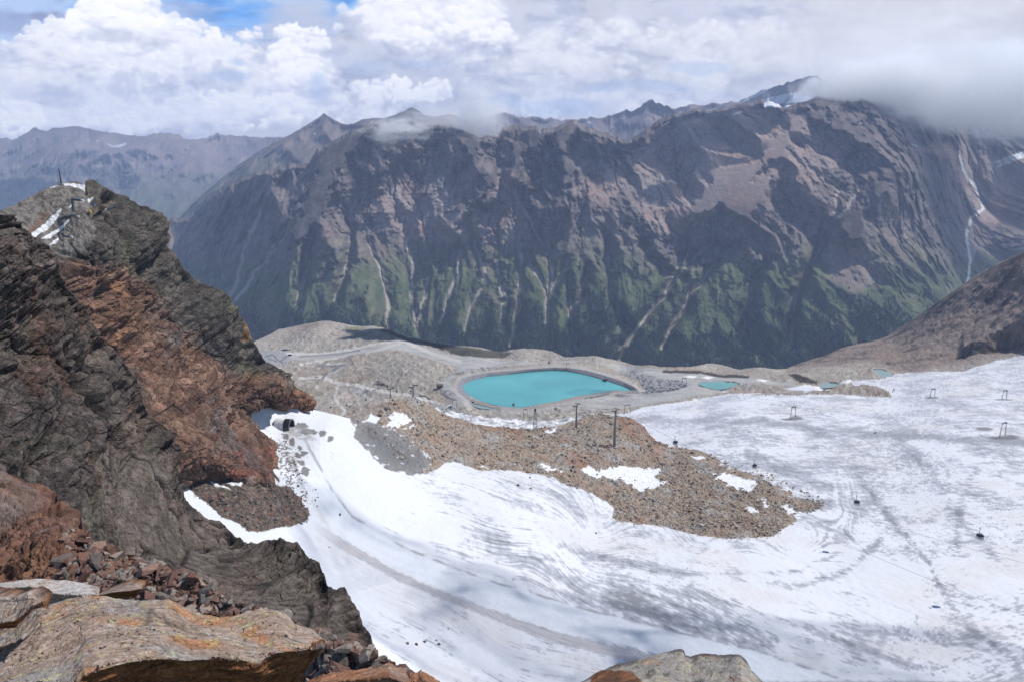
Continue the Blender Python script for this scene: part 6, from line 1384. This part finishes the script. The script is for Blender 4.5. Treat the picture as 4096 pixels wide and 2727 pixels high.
# ---- tunnel portal in the snow
b = ground_at(284, 424, 5); b = at(283.0, 425.0, b[1] - 4)
t = empty('tunnel_portal', b, 'half buried ski tunnel portal, white vault with black front opening to the right', 'tunnel portal', None, -.16)
def vault(x0, x1, r, n=18, th=.25, low=-1.5, r0=None):
    m = MB(); bm = m.bm; r0 = r if r0 is None else r0; rings = []
    for xx, rr0 in ((x0, r0), (x1, r)):
        for rad in (rr0, rr0 - th):
            rings.append([bm.verts.new((xx, -rad, low))] + [bm.verts.new((xx, -rad * math.cos(math.pi * i / n), rad * 1.12 * math.sin(math.pi * i / n))) for i in range(n + 1)] + [bm.verts.new((xx, rad, low))])
    A, A2, B_, B2 = rings
    for i in range(n + 2):
        bm.faces.new([A[i], A[i + 1], B_[i + 1], B_[i]]); bm.faces.new([A2[i], B2[i], B2[i + 1], A2[i + 1]]); bm.faces.new([B_[i], B_[i + 1], B2[i + 1], B2[i]]); bm.faces.new([A[i], A2[i], A2[i + 1], A[i + 1]])
    return m
RV = 3.9
vault(-4.2, 1.6, RV).build('snow_vault', M_WHITE, t); vault(1.6, 5.6, RV + .12).build('front_section', M_BLACK, t); vault(5.3, 5.75, RV + .2, th=.5).build('portal_rim', M_STEEL, t); vault(-6.2, -4.2, RV + .1, r0=RV * .45).build('rear_section', M_BLACK, t)
m = MB(); m.box((-5.8, 0, 0), (.2, 3.2, 4.5)).build('end_wall', M_BLACK, t)
m = MB()
for k_ in range(5): m.box((2.0 + k_ * .8, -RV - .16, -.9), (.06, .05, 2.4))
for k_ in range(3): m.box((3.6, -RV - .16, -1.9 + k_ * .85), (3.9, .05, .06))
m.build('side_railing', M_STEEL, t)
# ---- hut, cabins, machines
def hut(P_, w, d_, h, label, rz, wall, roof, name='hut'):
    t = empty(name, P_, label, 'hut', None, rz)
    MB().box((0, 0, h / 2), (w, d_, h)).build('wall', wall, t)
    m = MB(); bm = m.bm; W, Dp, e = w / 2 + .5, d_ / 2 + .6, h * .42
    v_ = [bm.verts.new(c_) for c_ in ((-W, -Dp, h), (W, -Dp, h), (W, Dp, h), (-W, Dp, h), (-W, 0, h + e), (W, 0, h + e))]
    for f_ in ((0, 1, 5, 4), (2, 3, 4, 5), (0, 4, 3), (1, 2, 5), (0, 3, 2, 1)): bm.faces.new([v_[i_] for i_ in f_])
    m.build('roof', roof, t)
    MB().box((w * .18, -d_ / 2 - .04, h * .42), (1.1, .08, h * .8)).build('door', M_DARK, t)
    for s_ in (-.3, -.02): MB().box((w * s_, -d_ / 2 - .04, h * .58), (1.2, .08, 1.0)).build('window', M_GLASS, t)
    return t
hut(ground_at(439.5, 387.0, 4), 8.5, 5.5, 4.0, 'small wooden hut with dark roof on the slope left of the lake', .25, M_WOOD, M_ROOF)
hut(ground_at(290.2, 355.3, 4), 6, 4.5, 3.4, 'tiny hut with pale roof on a gravel circle by the left yard', .1, M_DARK, M_WHITE)
hut(ground_at(451, 406.3, 4), 2.6, 2.2, 2.2, 'little white box hut below the portal at the near left lake corner', .1, M_WHITE, M_WHITE, 'control_cabin')
hut(ground_at(629.5, 352 + 0, 4) if False else at(845.5, 371.2, ground_at(845.5, 371.2, 4)[1]), 9, 4, 2.6, 'low white roofed shed on the knoll beside the far glacier pond', -.25, M_DARK, M_WHITE, 'shed')
b = ground_at(549, 362.4, 4); t = empty('excavator', b, 'small orange excavator on the gravel behind the lake', 'excavator', None, .4)
MB().box((0, 0, 1.7), (3.4, 2.6, 1.5), 0, .9, .15).build('body', M_ORANGE, t); MB().box((-.7, -.6, 3.0), (1.4, 1.3, 1.5), 0, .85, .1).build('cab', M_GLASS, t)
for s_ in (-1, 1): MB().box((0, s_ * 1.2, .5), (4.2, .6, 1.0), 0, .9, .25).build('track', M_DARK, t)
a_ = MB().tube((1.2, .3, 2.2), (3.6, .3, 4.6), .3, .25).tube((3.6, .3, 4.6), (5.6, .3, 2.2), .22).build('arm', M_ORANGE, t); MB().box((5.7, .3, 1.7), (1.0, 1.2, 1.1), 0, .7).build('bucket', M_DARK, a_)
for (u_, v_, rz_, ma, lab) in [(285.6, 350.2, .1, M_BLUE, 'blue snow groomer with white cab parked by the left gravel yard'), (282.6, 349.2, .6, M_WHITE, 'white snow groomer parked left of the blue one by the gravel yard'), (287.8, 349.4, -.3, M_WHITE, 'white snow groomer parked right of the blue one by the gravel yard')]:
    t = empty('snow_groomer', ground_at(u_, v_, 4), lab, 'snow groomer', 'parked snow groomers', rz_)
    MB().box((0, 0, 1.5), (5.6, 2.8, 1.4), 0, .92, .2).build('body', ma, t); MB().box((1.0, 0, 2.9), (2.2, 2.6, 1.6), 0, .82, .2).build('cab', M_CABW, t)
    for s_ in (-1, 1): MB().box((0, s_ * 1.7, .55), (6.2, 1.1, 1.1), 0, .92, .3).build('track', M_DARK, t)
    MB().box((4.2, 0, .9), (.3, 5.0, 1.3)).build('blade', M_DARK, t)
# lake inlet chute and retaining wall
b = at(605, 379.2, ground_at(605, 379, 4)[1] - 2); t = empty('lake_inlet', b, 'concrete inlet chute with pale rim on the right bank of the lake', 'inlet chute', None, -.5)
MB().box((0, 0, .4), (6, 8, 2.2), 0, .85).build('chute', M_DARK, t); MB().box((0, 3.4, 1.65), (6.4, .6, .4)).box((-2.9, 0, 1.65), (.5, 7.4, .3)).build('rim', M_CONC, t)
def stone_wall(line, h, label, mat, thick=2.0):
    pts = []
    for (a, b_) in zip(line[:-1], line[1:]):
        for q_ in np.linspace(0, 1, 9)[:-1]: pts.append(ground_at(a[0] * (1 - q_) + b_[0] * q_, a[1] * (1 - q_) + b_[1] * q_, 4))
    base = pts[0].copy(); r_ = np.random.RandomState(3); P_, S_, C_ = [], [], []
    for a, b_ in zip(pts[:-1], pts[1:]):
        L_ = np.linalg.norm(b_ - a); n_ = int(max(2, L_ * h * 1.3))
        for _ in range(n_): q_ = r_.rand(); P_.append(a * (1 - q_) + b_ * q_ + np.array([r_.normal() * .3, r_.normal() * thick * .3, r_.rand() * h])); S_.append(.45 + .35 * r_.rand())
    o = scatter('stone_wall', np.array(P_), np.array(S_), stone_cols(len(P_), r_, [(.15, .15, .155), (.27, .265, .26), (.10, .10, .105), (.20, .19, .18)]), mat, 9, .25); tag(o, label, 'wall'); return o
stone_wall([(585, 398.3), (597, 396.2), (611, 393.6)], 2.2, 'dark dry stone wall along the near right bank of the lake', M_STONE)
stone_wall([(626, 392.6), (645, 392.0), (662, 391.0), (678, 388.6), (687, 385.5)], 1.8, 'pale rubble wall curving round the heap of grey stones right of the lake', M_STONE)
stone_wall([(446, 395), (450, 397.5), (456, 400)], 1.6, 'short rubble bank at the near left corner of the lake', M_STONE)
# ---- summit fittings
def bl_tower(ub, vb, ut, vt, ue, ve, label, dD=0, r=.55, thin=False):
    b = ridge_at(ub, vb); D = b[1] - 2.5; b = at(ub, vb, D); tp_ = at(ut, vt, D) - b; en = at(ue, ve, D - 1.5) - b
    t = empty('avalanche_blaster', b, label, 'avalanche blaster', 'avalanche blasting pipes')
    MB().tube((0, 0, -1), tp_, .14 if thin else r, .14 if thin else r, 12).build('stand_pipe', M_PIPE, t)
    o = MB().tube(tp_, tp_ + (en - tp_) * .82, r, r, 14).build('barrel', M_PIPE, t); MB().tube(tp_ + (en - tp_) * .82, en, r * .96, r * .96, 14).build('muzzle', M_WHITE, o)
bl_tower(73.6, 209.5, 72.0, 198.9, 83.5, 200.2, 'largest bent grey blasting pipe, near the snow steps on the summit slope')
bl_tower(70.6, 222.5, 70.2, 214.8, 79.0, 216.2, 'small grey blasting pipe low on the slope below the largest one', r=.36, thin=True)
bl_tower(63.6, 245.0, 62.6, 235.8, 72.4, 236.7, 'lowest grey blasting pipe with white muzzle above the dark cliff', r=.42, thin=True)
bl_tower(118.2, 221.3, 116.4, 206.6, 105.0, 209.6, 'grey blasting pipe on a thin post at the right side of the summit', r=.36, thin=True)
def mast(ub, vb, ut, vt, r, label, mat=M_DARK, extra=None):
    b = ridge_at(ub, vb); D = b[1] - (1.0 if vb > 190 else 0); b = at(ub, vb, D); tp_ = at(ut, vt, D) - b
    t = empty('mast', b, label, 'mast'); MB().tube((0, 0, -1.5), tp_, r, r * .45, 10).build('pole', mat, t)
    MB().box((0, 0, .1), (r * 5, r * 5, .5)).build('foot', M_CONC, t)
    if extra: MB().box((-.7, 0, .5), (1.0, .7, .7)).build('equipment_box', M_BLUE, t)
mast(61.6, 184.2, 58.7, 168.3, .42, 'thick tapering dark mast on the left summit')
mast(58.8, 183.8, 57.0, 172.9, .10, 'thin mast just left of the thick one on the summit')
mast(95.0, 205.0, 94.0, 190.5, .07, 'thin pole with a blue box beside the summit snow patches', extra=True)
b = ridge_at(90.3, 211.7); t = empty('yellow_marker', at(90.3, 212.2, b[1] - 1.5), 'small bright yellow hose reel on the ridge below the thin pole', 'hose reel'); MB().tube((-.35, 0, .5), (.35, 0, .5), .65, None, 14).build('reel', M_YEL, t); MB().tube((.2, 0, .4), (.9, 0, -.8), .12).tube((-.4, 0, -.9), (-.4, 0, .5), .08).build('stand', M_YEL, t)
m = MB(); pr = [ridge_at(a_, v_) for a_, v_ in ((49, 187.4), (53, 186), (57, 185), (61, 184.3))]
rb_ = pr[0].copy(); t = empty('railing', rb_, 'low pale railing left of the masts on the summit', 'railing')
for p_ in pr: m.tube(p_ - rb_ + np.array([0, 0, -.5]), p_ - rb_ + np.array([0, 0, 1.3]), .05)
m.build('posts', M_STEEL, t); m = MB()
for a, c_ in zip(pr[:-1], pr[1:]): m.tube(a - rb_ + np.array([0, 0, 1.3]), c_ - rb_ + np.array([0, 0, 1.3]), .05).tube(a - rb_ + np.array([0, 0, .7]), c_ - rb_ + np.array([0, 0, .7]), .04)
m.build('rails', M_STEEL, t)
print('lifts', round(time.time() - T0, 1))
# ================================================================== clouds low enough to touch the mountains, and unseen ones overhead, added to shade the slopes
def cloud_volume(name, c_, size, dens, label, sc=3.0, seed=0, thr=(.44, .60), soft=.5, fade=None):
    bm = bmesh.new(); bmesh.ops.create_icosphere(bm, subdivisions=3, radius=1.0)
    me = bpy.data.meshes.new(name); bm.to_mesh(me); bm.free(); o = bpy.data.objects.new(name, me); COL.objects.link(o); o.location = c_; o.scale = size
    m = bpy.data.materials.new('cloud_vapour'); m.use_nodes = True; nt = m.node_tree; nt.nodes.remove(nt.nodes['Principled BSDF'])
    pv = nt.nodes.new('ShaderNodeVolumePrincipled'); pv.inputs['Color'].default_value = (1.5, 1.5, 1.52, 1); pv.inputs['Anisotropy'].default_value = .0
    tc = nt.nodes.new('ShaderNodeTexCoord'); ln = nt.nodes.new('ShaderNodeVectorMath'); ln.operation = 'LENGTH'; nt.links.new(tc.outputs['Object'], ln.inputs[0])
    fa = nt.nodes.new('ShaderNodeMapRange'); fa.inputs[1].default_value = 1.0; fa.inputs[2].default_value = .35; fa.inputs[3].default_value = 0; fa.inputs[4].default_value = 1; nt.links.new(ln.outputs['Value'], fa.inputs[0])
    mp = nt.nodes.new('ShaderNodeMapping'); mp.inputs['Scale'].default_value = (sc, sc, sc * .8); mp.inputs['Location'].default_value = (seed * 3.1, seed * 1.7, 0); nt.links.new(tc.outputs['Object'], mp.inputs[0])
    no = nt.nodes.new('ShaderNodeTexNoise'); no.inputs['Scale'].default_value = 1.0; no.inputs['Detail'].default_value = 7; no.inputs['Roughness'].default_value = .62; nt.links.new(mp.outputs[0], no.inputs['Vector'])
    ad = nt.nodes.new('ShaderNodeMath'); ad.operation = 'MULTIPLY_ADD'; nt.links.new(fa.outputs[0], ad.inputs[0]); ad.inputs[1].default_value = soft; nt.links.new(no.outputs[0], ad.inputs[2])
    mr = nt.nodes.new('ShaderNodeMapRange'); mr.inputs[1].default_value = thr[0] + soft * .5; mr.inputs[2].default_value = thr[1] + soft * .5; mr.inputs[3].default_value = 0; mr.inputs[4].default_value = dens; nt.links.new(ad.outputs[0], mr.inputs[0])
    nt.links.new(mr.outputs[0], pv.inputs['Density']); nt.links.new(pv.outputs[0], nt.nodes['Material Output'].inputs['Volume']); me.materials.append(m)
    return tag(o, label, 'cloud', kind='stuff')
if FOG:
    p_ = at(1000, 90, 5500); cloud_volume('cloud', p_, (1400, 700, 430), .0034, 'white cloud bank swallowing the summits at the upper right', 2.2, 1)
    p_ = at(872, 84, 5500); cloud_volume('cloud', p_, (640, 420, 250), .0045, 'fraying left edge of the cloud bank over the snowy summit', 2.4, 2)
    p_ = at(481, 116, 5200); cloud_volume('cloud', p_, (260, 200, 300), .0045, 'thin grey cloud rising from the notch in the middle ridge', 2.6, 3, (.46, .64), .4)
    p_ = at(396, 132, 5000); cloud_volume('cloud', p_, (330, 200, 120), .006, 'small wisp of cloud lying on the left crest of the near ridge', 3.2, 4, (.50, .66), .35)
    p_ = at(445, 118, 5350); cloud_volume('cloud', p_, (420, 160, 110), .003, 'faint veil of cloud between the pale peak and the crest', 3.4, 5, (.46, .62), .35)
M_CUM = bpy.data.materials.new('added_shade_cumulus'); M_CUM.use_nodes = True; nt = M_CUM.node_tree; bs = nt.nodes['Principled BSDF']; bs.inputs['Base Color'].default_value = (.9, .9, .92, 1); bs.inputs['Roughness'].default_value = 1
tr = nt.nodes.new('ShaderNodeBsdfTransparent'); mx = nt.nodes.new('ShaderNodeMixShader'); tc = nt.nodes.new('ShaderNodeTexCoord'); no = nt.nodes.new('ShaderNodeTexNoise'); no.inputs['Scale'].default_value = .004; no.inputs['Detail'].default_value = 5
mr = nt.nodes.new('ShaderNodeMapRange'); mr.inputs[1].default_value = .35; mr.inputs[2].default_value = .62; mr.inputs[3].default_value = .4; mr.inputs[4].default_value = .95; nt.links.new(tc.outputs['Object'], no.inputs['Vector']); nt.links.new(no.outputs[0], mr.inputs[0]); nt.links.new(mr.outputs[0], mx.inputs[0])
nt.links.new(tr.outputs[0], mx.inputs[1]); nt.links.new(bs.outputs[0], mx.inputs[2]); nt.links.new(mx.outputs[0], nt.nodes['Material Output'].inputs['Surface'])
def shade_cloud(target, size, alt, seed, thin=0.0):
    """a cumulus overhead, placed on the line from the slope to the sun"""
    tgt = np.array(target, float); k_ = (alt - tgt[2]) / SUN[2]; c_ = tgt + SUN * k_
    bm = bmesh.new(); bmesh.ops.create_icosphere(bm, subdivisions=6, radius=1.0); co = np.array([v_.co[:] for v_ in bm.verts])
    n_ = fbm3(co * 1.5 + seed * 3.3, 5, seed, .62); r_ = 1 + .75 * n_; q = co * r_[:, None] * np.array(size)
    q[:, 2] = np.where(q[:, 2] < 0, q[:, 2] * .3, q[:, 2])
    fc = np.array([[v_.index for v_ in f_.verts] for f_ in bm.faces]); bm.free()
    o = raw_mesh('sky', q + c_, fc, M_CUM, None, True); tag(o, kind='structure'); return o  # a cloud mesh outside the view, added to cast shade on its target
M_THINC = M_CUM.copy()
for n_ in M_THINC.node_tree.nodes:
    if n_.type == 'MAP_RANGE': n_.inputs[3].default_value = .07; n_.inputs[4].default_value = .10
for (u_, v_, D, sz, alt, sd) in THIN:
    o = shade_cloud(at(u_, v_, D), sz, alt, sd); o.data.materials[0] = M_THINC
def on6(u_, v_): return at(u_, v_, float(np.exp(D6T.at(u_, v_))))
for (u_, v_, D, sz, alt, sd) in SHADES:
    if not D: tg = on6(u_, v_)
    else: tg = at(u_, v_, D)
    shade_cloud(tg, sz, alt, sd)
print('done', round(time.time() - T0, 1))
